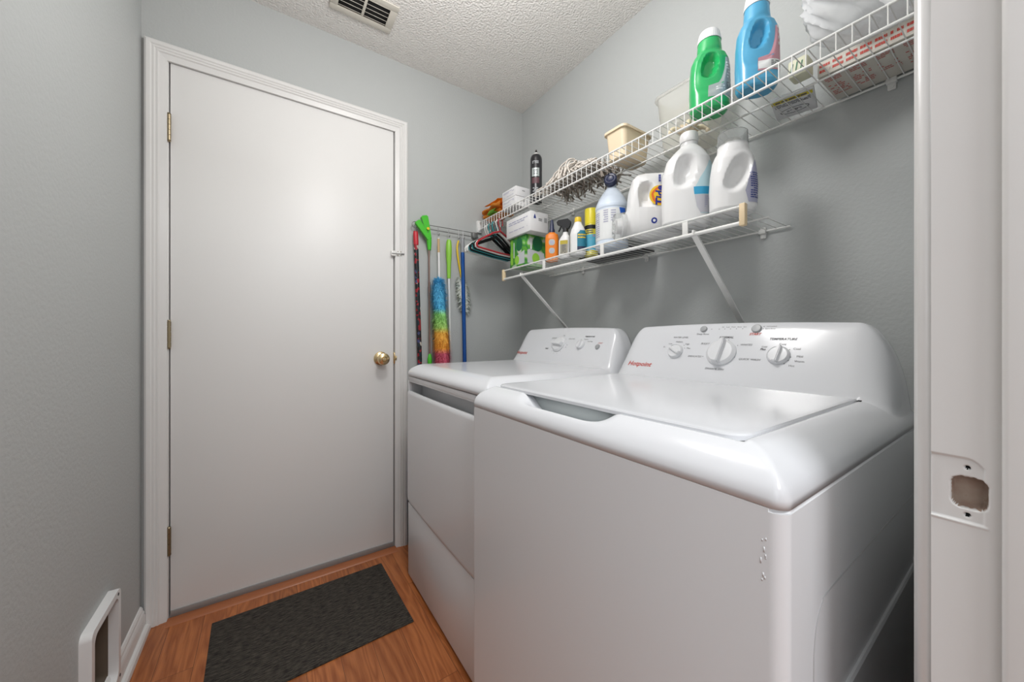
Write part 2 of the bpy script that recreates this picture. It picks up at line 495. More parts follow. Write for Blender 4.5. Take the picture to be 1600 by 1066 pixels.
bm = bmesh.new(); box(bm, -W2+.006, W2-.006, -H2+.006, H2-.006, -.0008, -.0002); bm_obj('duct_opening', bm, M['dark'], vt)

# ------------------------------------------------------------------ cat door
cd = thing('cat_door', (WL, (PY0+PY1)/2, 0), 'white plastic cat flap frame with a dark opening low in the left wall', 'pet door')
yc = (PY0+PY1)/2
def ring(bm, outer, inner, fn, d0, d1):
    n = len(outer); A = [[bm.verts.new(fn(u, v, d)) for u, v in P] for P in (outer, inner) for d in (d0, d1)]
    o0, o1, i0, i1 = A
    for i in range(n):
        j = (i+1) % n
        for q in ((o0[i], o0[j], o1[j], o1[i]), (i0[i], i1[i], i1[j], i0[j]), (o1[i], o1[j], i1[j], i1[i]), (o0[i], i0[i], i0[j], o0[j])): bm.faces.new(q)
bm = bmesh.new()
zc = (PZ0+PZ1)/2
hw, hh = (PY1-PY0), (PZ1-PZ0)
fz = lambda u, v, d: (d, u, zc+v)
ring(bm, rrect(hw, hh, .018), rrect(hw-.036, hh-.036, .022), fz, 0, .022)
bm_obj('frame', bm, M['white_pl'], cd)
bm = bmesh.new(); ring(bm, rrect(hw-.028, hh-.028, .018), rrect(hw-.040, hh-.040, .022), fz, -.09, .001)
bm_obj('tunnel', bm, mat('brown_tunnel', (.15, .115, .085), .5), cd)
bm = bmesh.new(); prism(bm, rrect(hw-.0385, hh-.0385, .022), fz, -.060, -.056)
M['flap'] = mat('smoked_flap', (.16, .13, .10), .35)
bm_obj('flap', bm, M['flap'], cd)
bm = bmesh.new()
for k in range(9): box(bm, -.018, -.004, -.03+k*.009, -.027+k*.009, zc-hh/2+.020, zc-hh/2+.0265)
bm_obj('latch', bm, M['knobgrey'], cd)
bm = bmesh.new(); cyl(bm, (.021, -hw/2+.185, .34-.03), (.0228, -hw/2+.185, .34-.03), .004); cyl(bm, (.021, hw/2-.008, .07), (.0228, hw/2-.008, .07), .004)
bm_obj('screw_hole', bm, M['dark'], cd)

# ------------------------------------------------------------------ door mat
mt = bpy.data.materials.new('woven_mat'); mt.use_nodes = True
nt = mt.node_tree; b = nt.nodes['Principled BSDF']; tc = nt.nodes.new('ShaderNodeTexCoord')
mp = nt.nodes.new('ShaderNodeMapping'); mp.inputs['Scale'].default_value = (24, 150, 1); nt.links.new(tc.outputs['Object'], mp.inputs[0])
nz = nt.nodes.new('ShaderNodeTexNoise'); nz.inputs['Scale'].default_value = 1.6; nz.inputs['Detail'].default_value = 4; nz.inputs['Roughness'].default_value = .7; nt.links.new(mp.outputs[0], nz.inputs['Vector'])
r = nt.nodes.new('ShaderNodeValToRGB'); e = r.color_ramp.elements
e[0].position = .40; e[0].color = (.006, .0045, .003, 1); e[1].position = .64; e[1].color = (.085, .072, .056, 1)
nt.links.new(nz.outputs['Fac'], r.inputs[0]); nt.links.new(r.outputs[0], b.inputs['Base Color']); b.inputs['Roughness'].default_value = .85
bp = nt.nodes.new('ShaderNodeBump'); bp.inputs['Distance'].default_value = .003; nt.links.new(nz.outputs['Fac'], bp.inputs['Height']); nt.links.new(bp.outputs[0], b.inputs['Normal'])
M['mat'] = mt
bm = bmesh.new(); box(bm, -.299, .299, -.205, .205, 0, .005, .0015)
o = bm_obj('door_mat', bm, M['mat']); o.location = (.136, 1.486, .0002); o.rotation_euler = (0, 0, math.radians(1.6))
tag(o, 'dark charcoal woven rectangular mat on the floor in front of the white door', 'mat')


# ------------------------------------------------------------------ washer and dryer
def spaced(a, b, marks, fine=.0022, coarse=.007):
    """grid lines, dense near the marks"""
    xs = [a]; 
    while xs[-1] < b-1e-6:
        d = min(abs(xs[-1]-m_) for m_ in marks)
        xs.append(min(b, xs[-1]+fine+(coarse-fine)*sm(d/.03)))
    if xs[-1]-xs[-2] < fine*.4: xs.pop(-2)
    return xs


def cover_fn(P):
    x0, x1, y0, y1 = P['x0'], P['xb'], P['y0'], P['y1']
    zb, zd = P['zb'], P['zd']; yc = (y0+y1)/2; hw = (y1-y0)/2
    def f(x, y):
        # deck with rounded rim, footprint corners rounded
        r = .016
        px = max(x0+r-x, 0); ey = hw-abs(y-yc); py = max(r-ey, 0)
        if px > 0 and py > 0: d = r-math.hypot(px, py)
        else: d = min(x-x0, ey)
        d = max(d, 0)
        fx = P['rx']
        t = min(d/fx, 1); z = zb + .010 + (zd-zb-.010)*(1-(1-t)**1.55)**(1/1.55)
        if 'pocket' in P:
            a, bb = P['pocket']
            fy = sm((y-a)/.07)*sm((bb-y)/.07)
            fxx = sm((x-(x0+.012))/.035)
            z -= .036*fy*fxx
        if 'lid' in P:
            la, lb, lc, ld = P['lid']; g = .0025
            if la-g < x and lc-g < y < ld+g: z -= .007*sm(min(x-la+g, y-lc+g, ld+g-y)/.002)
        # console
        xh, zh = P['xh'], .918
        s = min(1, max(0, (ey-.011)/.070)); S_ = (1-(1-s)**2.0)**(1/2.0)
        lin = zh + (x-xh)*1.875
        top = 1.0775 - .010*((y-yc)/hw)**2
        q = (x-(xh+.112)); 
        if q > 0: top -= q*q*9
        c = smin(lin, top, .022)
        c = (zb+.006) + (c-zb-.006)*S_
        if x > xh-.06: z = smax(z, c, .014)
        return z
    return f


def make_cover(P, parent, marksx, marksy):
    f = cover_fn(P)
    xs = spaced(P['x0'], P['xb'], marksx); ys = spaced(P['y0'], P['y1'], marksy)
    V = []; F = []; nx, ny = len(xs), len(ys)
    r = .016; cx = P['x0']+r
    for i, x in enumerate(xs):
        for j, y in enumerate(ys):
            X, Y = x, y
            # pull the two front corners of the grid in, so the footprint is rounded
            for cyy, sg in ((P['y0']+r, -1), (P['y1']-r, 1)):
                dx, dy = X-cx, (Y-cyy)
                if dx < 0 and dy*sg > 0:
                    m_ = max(-dx, abs(dy)); h_ = math.hypot(dx, dy)
                    if h_ > 0: k = m_/h_; X = cx+dx*k; Y = cyy+dy*k
            V.append((X, Y, f(X, Y)))
    for i in range(nx-1):
        for j in range(ny-1): F.append((i*ny+j, (i+1)*ny+j, (i+1)*ny+j+1, i*ny+j+1))
    # skirt
    bd = [(0, j) for j in range(ny)] + [(i, ny-1) for i in range(1, nx)] + [(nx-1, j) for j in range(ny-2, -1, -1)] + [(i, 0) for i in range(nx-2, 0, -1)]
    b0 = len(V)
    for i, j in bd: v = V[i*ny+j]; V.append((v[0], v[1], P['zb']))
    b1 = len(V); cxm, cym = (P['x0']+P['xb'])/2, (P['y0']+P['y1'])/2
    for i, j in bd: v = V[i*ny+j]; V.append((v[0]+(.006 if v[0] < cxm else -.006), v[1]+(.006 if v[1] < cym else -.006), P['zb']))
    n = len(bd)
    for k in range(n):
        q = (k+1) % n; i, j = bd[k]; i2, j2 = bd[q]
        F.append((i*ny+j, i2*ny+j2, b0+q, b0+k)); F.append((b0+k, b0+q, b1+q, b1+k))
    V = [(x-P['ox'], y-P['oy'], z) for x, y, z in V]
    return py_obj('top_cover', V, F, M['cover'], parent), f


def panel_pt(P, y, z, off=.0006):
    """point on the slanted control face"""
    x = P['xh'] + (z-.918)/1.875
    n = Vector((-1.875, 0, 1)).normalized()
    return Vector((x-P['ox'], y-P['oy'], z)) + n*off


def panel_text(P, parent, name, s, y, z, size, m, italic=0, bold=0, sx=1, align='CENTER', label=None):
    V, F = text_geo(s, size, italic, bold, align, sx)
    k = 1/math.hypot(1, 1/1.875)
    V3 = [panel_pt(P, y-u, z+v*k) for u, v in V]
    return V3, F


class Batch:
    def __init__(s): s.V = []; s.F = []
    def add(s, VF):
        b = len(s.V); s.V += [tuple(v) for v in VF[0]]; s.F += [tuple(i+b for i in f) for f in VF[1]]
    def build(s, name, m, parent): return py_obj(name, s.V, s.F, m, parent, smooth=False)


def knob(P, parent, y, z, r, depth, ang, name='knob', grip=True):
    bm = bmesh.new()
    c = panel_pt(P, y, z, 0); n = Vector((-1.875, 0, 1)).normalized()
    lathe(bm, [(r*1.0, -.002), (r*1.0, .004), (r*.93, .0065), (r*.86, .009), (r*.8, depth*.45), (.001, depth*.5)], c, 36, n)
    o = bm_obj(name, bm, M['knob'], parent)
    if grip:
        bm = bmesh.new(); q = n.to_track_quat('Z', 'Y').to_matrix().to_4x4()
        # bar across the dial; local up direction = panel up
        up = Vector((1/1.875, 0, 1)).normalized(); side = n.cross(up)
        R = Matrix((up, side, n)).transposed().to_4x4()
        m4 = Matrix.Translation(c) @ R @ Matrix.Rotation(ang, 4, 'Z')
        a = [(-r*.95, -.30*r), (r*.75, -.26*r), (r*1.08, 0), (r*.75, .26*r), (-r*.95, .30*r)]
        lo = [bm.verts.new(m4 @ Vector((u, v, .006))) for u, v in a]; hi = [bm.verts.new(m4 @ Vector((u*.93, v*.62, depth))) for u, v in a]
        bm.faces.new(lo[::-1]); bm.faces.new(hi)
        for i in range(5): bm.faces.new((lo[i], lo[(i+1) % 5], hi[(i+1) % 5], hi[i]))
        bmesh.ops.bevel(bm, geom=bm.edges[:], offset=.0016, segments=2, affect='EDGES')
        bm_obj('grip', bm, M['knob'], o)
    return o


class DialBatch(Batch):
    """sorts markings into one part per dial by where they sit on the panel"""
    def __init__(s, P, cuts, ztop=9): s.P = P; s.cuts = cuts; s.ztop = ztop; s.g = {}
    def add(s, VF):
        ys = [v[1] for v in VF[0]]; zs = [v[2] for v in VF[0]]; y = sum(ys)/len(ys)+s.P['oy']; z = sum(zs)/len(zs)
        k = 'top' if z > s.ztop else sum(y < c for c in s.cuts)
        s.g.setdefault(k, Batch()).add(VF)
    def build(s, name, m, parent):
        for b in s.g.values(): b.build(name, m, parent)


def dot(P, y, z, r=.0011):
    V = []; 
    for k in range(10): a = 2*PI*k/10; V.append(panel_pt(P, y+r*math.cos(a), z+r*math.sin(a)*.88))
    return V, [tuple(range(10))]


def body_box(name, P, z0, z1, xb, parent, m):
    bm = bmesh.new()
    x0, y0, y1 = P['x0']-P['ox'], P['y0']-P['oy'], P['y1']-P['oy']; x1 = xb-P['ox']
    r = .016; poly = []
    for cx, cy, a0 in ((x0+r, y1-r, PI/2), (x0+r, y0+r, PI)):
        for k in range(9): a = a0+PI/2*k/8; poly.append((cx+r*math.cos(a), cy+r*math.sin(a)))
    poly += [(x1, y0), (x1, y1)]
    prism(bm, poly, lambda u, v, d: (u, v, d), z0, z1)
    es = [e for e in bm.edges if all(abs(v.co.z-z1) < 1e-5 for v in e.verts)]
    bmesh.ops.bevel(bm, geom=es, offset=.004, segments=3, affect='EDGES')
    return bm_obj(name, bm, m, parent, sharp=50)


# ---- washer
WP = dict(x0=.4405, xb=1.105, y0=.151, y1=.838, zb=.861, zd=.915, rx=.055, xh=.967, pocket=(.395, .675), lid=(.490, .965, .213, .797), ox=.44, oy=.495)
wash = thing('washing_machine', (.44, .495, 0), 'white top-load washing machine with three control knobs, nearest the camera', 'washing machine')
body_box('body', WP, .012, .8605, 1.135, wash, M['enamel'])
make_cover(WP, wash, [.4405, .49, .967, 1.05], [.151, .213, .405, .665, .797, .838])
# lid
bm = bmesh.new()
la, lb, lc, ld = WP['lid']
out = []
def lid_poly(ins):
    P_ = []; r = .03-ins*.5
    for cx, cy, a0 in ((la+ins+r, ld-ins-r, PI/2), (la+ins+r, lc+ins+r, PI)):
        for k in range(9): a = a0+PI/2*k/8; P_.append((cx+r*math.cos(a), cy+r*math.sin(a)))
    P_ += [(lb-ins, lc+ins), (lb-ins, ld-ins)]
    return P_
rings = []
for ins, z in ((.004, .9085), (.0, .9095), (.0, .9155), (.0015, .9178), (.005, .9185), (.012, .9187), (.018, .9190)):
    rings.append([bm.verts.new((x-WP['ox'], y-WP['oy'], z)) for x, y in lid_poly(ins)])
for A, B in zip(rings, rings[1:]):
    for i in range(len(A)): j = (i+1) % len(A); bm.faces.new((A[i], A[j], B[j], B[i]))
bm.faces.new(rings[-1]); bm.faces.new(rings[0][::-1])
lid = bm_obj('lid', bm, M['cover'], wash, sharp=28)
for yy in (.2085, .8015):
    bm = bmesh.new(); box(bm, .955-.44, .967-.44, yy-.003-.495, yy+.003-.495, .912, .9165, .001)
    bm_obj('lid_hinge', bm, M['dark'], wash)
# recess below the lid lip, seen in the handle scoop
bm = bmesh.new(); box(bm, .504-.44, .55-.44, .40-.495, .67-.495, .875, .9045)
bm_obj('handle_recess', bm, mat('recess_grey_green', (.50, .54, .54), .4), wash)
bm = bmesh.new(); box(bm, .508-.44, .55-.44, .40-.495, .67-.495, .9046, .9084)
bm_obj('lid_gap_shade', bm, M['dark'], wash)  # black strip standing in for the shade in the slit under the lid
knob(WP, wash, .622, .996, .0225, .016, math.radians(62))
knob(WP, wash, .492, .997, .0375, .024, math.radians(-6))
knob(WP, wash, .361, .996, .0235, .017, math.radians(-8))
for y, z, r in ((.556, 1.061, .0095), (.4205, 1.0605, .0115)):
    bm = bmesh.new(); lathe(bm, [(r, -.001), (r, .003), (r*.85, .005), (.001, .0055)], panel_pt(WP, y, z, 0), 24, Vector((-1.875, 0, 1))); bm_obj('button', bm, M['knobgrey'], wash)
B = DialBatch(WP, (.575, .402), 1.043)
def T(s, y, z, size, **k): B.add(panel_text(WP, wash, 't', s, y, z, size, None, **k))
T('WATER LEVEL', .619, 1.037, .0072, italic=.25, sx=1.05); T('NORMAL', .489, 1.038, .0088, italic=.25, bold=.0002); T('BULKY', .541, 1.020, .0078, italic=.25)
T('WHITES', .436, 1.019, .0078, italic=.25); T('DELICATES', .561, .984, .0078, italic=.25); T('QUICK WASH', .421, .983, .0078, italic=.25); T('DRAIN & SPIN', .499, .954, .0078, italic=.25)
T('TEMPERATURE', .359, 1.0345, .0086, italic=.25, bold=.0002)
T('Ex', .662, 1.008, .0066); T('Low', .645, 1.018, .0066); T('Medium', .619, 1.024, .0066); T('High', .592, 1.018, .0066); T('Max', .585, 1.006, .0066)
T('Cold', .357, 1.022, .0072); T('Cool', .327, 1.012, .0072); T('Mild', .319, .995, .0072); T('Warm', .318, .984, .0072); T('Hot', .331, .9735, .0072); T('Cold', .394, 1.015, .0062); T('Plus', .396, 1.009, .0074, bold=.00025, italic=.2)
T('Deep Rinse', .555, 1.047, .0075); T('Fill    Soak   Wash   Rinse   Spin', .476, 1.066, .0048); T('Lid Locked', .388, 1.066, .0048); T('Extra Rinse', .390, 1.060, .0048)
for y in (.534, .5135, .4985, .484, .469, .4535): B.add(dot(WP, y, 1.061))
for y, z in ((.405, 1.066), (.406, 1.060), (.524, 1.015), (.4555, 1.017), (.5375, .985), (.456, .987), (.497, .9555), (.481, 1.031), (.366, 1.018), (.341, 1.010), (.336, .993), (.339, .985), (.346, .9775), (.601, 1.014), (.597, 1.006)): B.add(dot(WP, y, z))
B.build('dial_markings', M['grey_print'], wash)
B = Batch(); T('Hotpoint', .732, .9525, .0215, italic=.3, bold=.0004, sx=1.06); B.build('brand_lettering', M['red_print'], wash)
B = Batch(); T('START', .4215, 1.0465, .0090, italic=.25, bold=.0003)
B.build('start_lettering', M['red_print'], wash)
# embossed side panel facing the near wall
bm = bmesh.new()
def sidepath(y, pts, r): tube(bm, [(x-.44, y-.495, z) for x, z in pts], r, 6)
pth = [(.517, .03), (.517, .35), (.517, .64), (.519, .685), (.528, .713), (.546, .728), (.575, .733), (.80, .733), (1.12, .733)]
M['seam'] = mat('enamel_seam', (.42, .42, .43), .4)
sidepath(.1512, smooth_path([(a, 0, b_) for a, b_ in pth], 4) and [(p.x, p.z) for p in smooth_path([(a, 0, b_) for a, b_ in pth], 4)], .0012)
bm_obj('side_seam', bm, M['seam'], wash)
bm = bmesh.new()
pth = [(.56, .582), (1.02, .594), (1.055, .603), (1.072, .63), (1.078, .68), (1.079, .725)]
sidepath(.1505, [(p.x, p.z) for p in smooth_path([(a, 0, b_) for a, b_ in pth], 5)], .004)
bm_obj('side_rib', bm, M['enamel'], wash)
bm = bmesh.new()
for k in range(9):
    a = random.uniform(0, .022); zz = .805+random.uniform(-.028, .028)
    box(bm, .0001, .0007, .168+a*.4-.495, .1692+a*.4-.495, zz, zz+random.uniform(.002, .006))
bm_obj('scratch', bm, M['knob'], wash)
for sx, sy in ((.05, -.3), (.05, .3), (.6, -.3), (.6, .3)):
    bm = bmesh.new(); cyl(bm, (sx, sy, 0), (sx, sy, .013), .018, n=12); bm_obj('foot', bm, M['black_pl'], wash)

# ---- dryer
DP = dict(x0=.500, xb=1.165, y0=.868, y1=1.552, zb=.872, zd=.921, rx=.055, xh=1.027, ox=.50, oy=1.21)
dry = thing('dryer', (.50, 1.21, 0), 'white dryer with two control knobs, between the washer and the hanging tools', 'dryer')
make_cover(DP, dry, [.50, 1.027, 1.11], [.868, 1.552])
bm = bmesh.new()
box(bm, .062, .665, -.340, .340, .012, .8685, .003); box(bm, .004, .064, -.340, -.3375, .33, .801); box(bm, .004, .064, .3375, .340, .33, .801); box(bm, .006, .064, -.339, .339, .845, .866); box(bm, .012, .064, .330, .3375, .33, .866); box(bm, .012, .064, -.3375, -.330, .33, .866)
box(bm, .004, .031, -.340, .340, .012, .322, .003)
box(bm, .004, .031, -.340, .340, .850, .8685, .002)
box(bm, .004, .031, -.340, -.329, .80, .851, .001); box(bm, .004, .031, .329, .340, .80, .851, .001)
bm_obj('body', bm, M['enamel'], dry)
# door panel: profile in X-Z extruded along Y, slightly bowed
prof = [(.030, .328), (.006, .328), (.002, .333), (.001, .345), (.001, .790), (.002, .800), (.006, .806), (.012, .806), (.016, .800), (.020, .792), (.030, .790)]
bm = bmesh.new(); N_ = 24; rows = []
for k in range(N_+1):
    y = -.338+.676*k/N_; bow = .007*(1-(y/.338)**2)
    rows.append([bm.verts.new((x-bow*(1 if x < .02 else 0), y, z)) for x, z in prof])
for A, Bq in zip(rows, rows[1:]):
    for i in range(len(prof)-1): bm.faces.new((A[i], A[i+1], Bq[i+1], Bq[i]))
bm.faces.new(rows[0]); bm.faces.new(rows[-1][::-1])
bm_obj('door', bm, M['enamel'], dry, sharp=40)
knob(DP, dry, 1.215, 1.003, .036, .024, math.radians(85))
knob(DP, dry, 1.080, 1.005, .021, .016, math.radians(-5))
bm = bmesh.new(); lathe(bm, [(.0105, -.001), (.0105, .003), (.009, .005), (.001, .0055)], panel_pt(DP, .985, .998, 0), 24, Vector((-1.875, 0, 1))); bm_obj('button', bm, M['knobgrey'], dry)
B = DialBatch(DP, (1.125,))
def T(s, y, z, size, **k): B.add(panel_text(DP, dry, 't', s, y, z, size, None, **k))
T('SENSOR', 1.262, 1.0305, .0085, italic=.25); T('Off', 1.203, 1.042, .008); T('DELICATES', 1.146, 1.028, .0075, italic=.25); T('TEMPERATURE', 1.046, 1.038, .0082, italic=.25, bold=.0002)
T('Medium', 1.060, 1.027, .007); T('Low Heat', 1.035, 1.0185, .007); T('TIMED', 1.286, .983, .0085, italic=.25, bold=.0002); T('Air', 1.160, 1.002, .006); T('60', 1.163, .992, .006)
for k in range(9):
    a = math.radians(-160+k*28); B.add(dot(DP, 1.215-.043*math.cos(a), 1.003+.040*math.sin(a), .0012))
B.build('dial_markings', M['grey_print'], dry)
B = Batch(); T('Hotpoint', 1.462, .958, .0215, italic=.3, bold=.0004, sx=1.05); B.build('brand_lettering', M['red_print'], dry)
B = Batch(); T('START', .978, 1.0125, .008, italic=.25); B.build('start_lettering', M['red_print'], dry)
for sx, sy in ((.05, -.3), (.05, .3), (.6, -.3), (.6, .3)):
    bm = bmesh.new(); cyl(bm, (sx, sy, 0), (sx, sy, .013), .018, n=12); bm_obj('foot', bm, M['black_pl'], dry)
#@@PART2
# ------------------------------------------------------------------ wire shelves
FX, BX = .985, 1.286
def wire_shelf(name, y0, y1, zd, label, lip, dense_lip):
    cy = (y0+y1)/2
    t = thing(name, (BX, cy, zd), label, 'shelf')
    X = lambda x: x-BX
    Y = lambda y: y-cy
    bm = bmesh.new(); k = 0; yy = y0+.012
    while yy < y1-.004:
        z0 = -.002
        if dense_lip:
            tube(bm, [(X(FX-.002), Y(yy), -lip), (X(FX-.002), Y(yy), .0), (X(FX+.003), Y(yy), .0035), (X(BX), Y(yy), .0035)], .00125, 6)
        else:
            tube(bm, [(X(FX-.004), Y(yy), .0005), (X(FX+.003), Y(yy), .0035), (X(BX), Y(yy), .0035)], .00125, 6)
        yy += .0254
    bm_obj('deck_wires', bm, M['wire'], t)
    bm = bmesh.new(); cyl(bm, (X(FX), Y(y0), 0), (X(FX), Y(y1), 0), .003 if dense_lip else .0036); bm_obj('front_rail', bm, M['wire'], t)
    bm = bmesh.new(); cyl(bm, (X(FX), Y(y0), -lip), (X(FX), Y(y1), -lip), .0032 if dense_lip else .0055); bm_obj('lip_rail', bm, M['wire'], t)
    bm = bmesh.new(); cyl(bm, (X(1.137), Y(y0), 0), (X(1.137), Y(y1), 0), .0027); bm_obj('middle_rail', bm, M['wire'], t)
    bm = bmesh.new(); cyl(bm, (X(BX-.003), Y(y0), 0), (X(BX-.003), Y(y1), 0), .003); bm_obj('back_rail', bm, M['wire'], t)
    return t, X, Y
def clip(t, X, Y, y):
    bm = bmesh.new(); box(bm, X(BX-.010), X(BX+.005), Y(y)-.010, Y(y)+.010, -.008, .006, .003)
    box(bm, X(BX-.002), X(BX+.0055), Y(y)-.008, Y(y)+.008, -.022, .014, .003); cyl(bm, (X(BX-.004), Y(y), -.016), (X(BX+.001), Y(y), -.016), .004)
    bm_obj('wall_clip', bm, M['wire_clip'], t)
UZ, LZ = 1.675, 1.367
us, X, Y = wire_shelf('wire_shelf', .085, 1.785, UZ, 'long white upper wire shelf with a ladder-like front lip, holding green and blue bottles', .041, True)
for y in (.22, .562, .95, 1.35): clip(us, X, Y, y)
bm = bmesh.new(); box(bm, X(.972), X(1.000), Y(1.781), Y(1.7995), -.055, .010, .002); box(bm, X(.978), X(.994), Y(1.772), Y(1.782), -.048, -.034, .002); bm_obj('end_bracket', bm, M['white_pl'], us)
bm = bmesh.new(); box(bm, X(1.262), X(1.290), Y(1.781), Y(1.7995), -.03, .010, .002); bm_obj('end_bracket', bm, M['white_pl'], us)
ls, X, Y = wire_shelf('wire_shelf', .428, 1.531, LZ, 'shorter white lower wire shelf with hanging rod and diagonal braces above the washer', .042, False)
for y in (.501, .92, 1.28): clip(ls, X, Y, y)
for y in (1.211, .8855, .5777):
    bm = bmesh.new(); box(bm, X(FX)-.003, X(FX)+.001, Y(y)-.008, Y(y)+.008, -.042, .001, .0008); bm_obj('lip_strap', bm, M['wire'], ls)
for y in (.4285, 1.5305):
    bm = bmesh.new(); box(bm, X(FX)-.008, X(FX)+.008, Y(y)-.008, Y(y)+.006, -.050, .006, .0025); bm_obj('end_cap', bm, M['cream_cap'], ls)
for y in (1.377, .552):
    bm = bmesh.new(); a = Vector((X(FX)+.001, Y(y), -.044)); b = Vector((X(BX)+.004, Y(y), -.305)); d = (b-a).normalized(); u = Vector((0, 1, 0)); v = d.cross(u)
    prism(bm, [(-.008, -.003), (.008, -.003), (.008, .003), (.006, .003), (.006, 0), (-.006, 0), (-.006, .003), (-.008, .003)], lambda p, q, s: a+d*s+u*p+v*q, 0, (b-a).length)
    tube(bm, [(X(FX)-.006, Y(y), -.046), (X(FX)-.006, Y(y), -.034), (X(FX)+.003, Y(y), -.0345), (X(FX)+.008, Y(y), -.044)], .004, 6)
    box(bm, b.x-.004, b.x+.0015, b.y-.009, b.y+.009, b.z-.028, b.z+.012, .001)
    bm_obj('diagonal_brace', bm, M['wire'], ls)
SU, SL = UZ+.005, LZ+.005      # resting heights on the deck wires


# ------------------------------------------------------------------ bottles
class Form:
    """closed superellipse loft; sec: (z, hx, hy, cx, n)"""
    def __init__(s, sec, dents=()): s.sec = sec; s.dents = dents
    def par(s, z):
        S_ = s.sec
        if z <= S_[0][0]: return S_[0][1:]
        for a, b in zip(S_, S_[1:]):
            if z <= b[0]:
                t = (z-a[0])/(b[0]-a[0]); return tuple(p+(q-p)*t for p, q in zip(a[1:], b[1:]))
        return S_[-1][1:]
    def P(s, th, z, off=0):
        hx, hy, cx, n = s.par(z); c, q = math.cos(th), math.sin(th)
        x = cx+hx*math.copysign(abs(c)**(2/n), c); y = hy*math.copysign(abs(q)**(2/n), q)
        for dx, dz, rx, rz, tl, dep, sf in s.dents:
            u = (x-dx)*math.cos(tl)+(z-dz)*math.sin(tl); v = -(x-dx)*math.sin(tl)+(z-dz)*math.cos(tl)
            r = ((abs(u)/rx)**2.4+(abs(v)/rz)**2.4)**(1/2.4)
            if r < 1: y *= 1-dep*sm((1-r)/sf)
        if off:
            nn = Vector((c*abs(c)**.2/hx, q*abs(q)**.2/hy)).normalized(); x += nn.x*off; y += nn.y*off
        return Vector((x, y, z))
    def mesh(s, bm, n=72, dz=.0028):
        z0, z1 = s.sec[0][0], s.sec[-1][0]; K = max(8, int((z1-z0)/dz)); rings = []
        zs = sorted(set([z0+(z1-z0)*k/K for k in range(K+1)] + [q[0] for q in s.sec]))
        for z in zs: rings.append([bm.verts.new(s.P(2*PI*(k+.5)/n, z)) for k in range(n)])
        for A, B in zip(rings, rings[1:]):
            for k in range(n): bm.faces.new((A[k], A[(k+1) % n], B[(k+1) % n], B[k]))
        bm.faces.new(rings[0][::-1]); bm.faces.new(rings[-1])
    def label(s, name, rows, m, parent, off=.0007, K=20):
        """rows (z, th0deg, th1deg)"""
        V = []; F = []; zs = []
        for a, b in zip(rows, rows[1:]):
            n_ = max(1, int(abs(b[0]-a[0])/.004))
            for k in range(n_): t = k/n_; zs.append(tuple(p+(q-p)*t for p, q in zip(a, b)))
        zs.append(rows[-1])
        for z, a, b in zs:
            for k in range(K+1): V.append(s.P(math.radians(a+(b-a)*k/K), z, off))
        for j in range(len(zs)-1):
            for k in range(K): q = j*(K+1)+k; F.append((q, q+1, q+K+2, q+K+1))
        return py_obj(name, V, F, m, parent)
    def text(s, VF, th, z, off=.0012, rot=0):
        hx, hy, cx, n = s.par(z); th = math.radians(th)
        e = 1e-3; per = (s.P(th+e, z)-s.P(th-e, z)).length/(2*e)
        out = []
        for u, v in VF[0]:
            if rot: u, v = -v, u
            out.append(s.P(th+u/per, z+v, off))
        return out, VF[1]


def dashes(n, w, h, gap, seed=1, fill=.8):
    """rows of small marks standing in for lines of fine print: returns 2D verts/faces"""
    rr = random.Random(seed); V = []; F = []
    for i in range(n):
        y = h/2-(i+.5)*h/n; x = -w/2
        while x < w/2*.98:
            l = min(rr.uniform(.08, .28)*w, w/2-x)
            if rr.random() < fill:
                b = len(V); V += [(x, y-h/n*.25), (x+l*.85, y-h/n*.25), (x+l*.85, y+h/n*.25), (x, y+h/n*.25)]; F.append((b, b+1, b+2, b+3))
            x += l
    return V, F


def txt_obj(form, items, name, m, parent, off=.0013):
    B = Batch()
    for VF, th, z in items: B.add(form.text(VF, th, z, off))
    return B.build(name, m, parent)


def ribcap(name, parent, m, r0, r1, h, c, ribs=36, axis=None, top=.94):
    bm = bmesh.new(); n = ribs*4; rings = []
    q = Vector(axis).to_track_quat('Z', 'Y') if axis else None
    for r, z, rb in ((r0, 0, 0), (r0, h*.06, 1), (r0+(r1-r0)*.9, h*.85, 1), (r1*.97, h*.96, 0), (r1*top, h, 0)):
        ring = []
        for k in range(n):
            a = 2*PI*k/n; rr = r*(1+(.018 if (k//2) % 2 else -.0)*rb); v = Vector((rr*math.cos(a), rr*math.sin(a), z))
            if q: v = q @ v
            ring.append(bm.verts.new(Vector(c)+v))
        rings.append(ring)
    for A, B in zip(rings, rings[1:]):
        for k in range(n): bm.faces.new((A[k], A[(k+1) % n], B[(k+1) % n], B[k]))
    bm.faces.new(rings[0][::-1]); bm.faces.new(rings[-1])
    return bm_obj(name, bm, m, parent)

M['green_b'] = mat('green_bottle', (.02, .42, .12), .28, sss=.0, coat=.3)
M['blue_b'] = mat('blue_bottle', (.08, .38, .62), .32, coat=.3)
M['silver_l'] = mat('silver_label', (.42, .47, .46), .35, .3)
M['pink_l'] = mat('pink_label', (.55, .28, .33), .4)
M['white_l'] = mat('white_label', (.78, .8, .8), .45)
M['pale_blue'] = mat('pale_blue_label', (.50, .70, .76), .45)
M['cyan'] = mat('cyan_label', (.04, .36, .62), .4)
M['lav'] = mat('lavender_label', (.42, .42, .55), .45)
M['navyp'] = mat('navy_print', (.03, .05, .25), .5)
M['grey_l'] = mat('grey_label', (.55, .55, .60), .45)

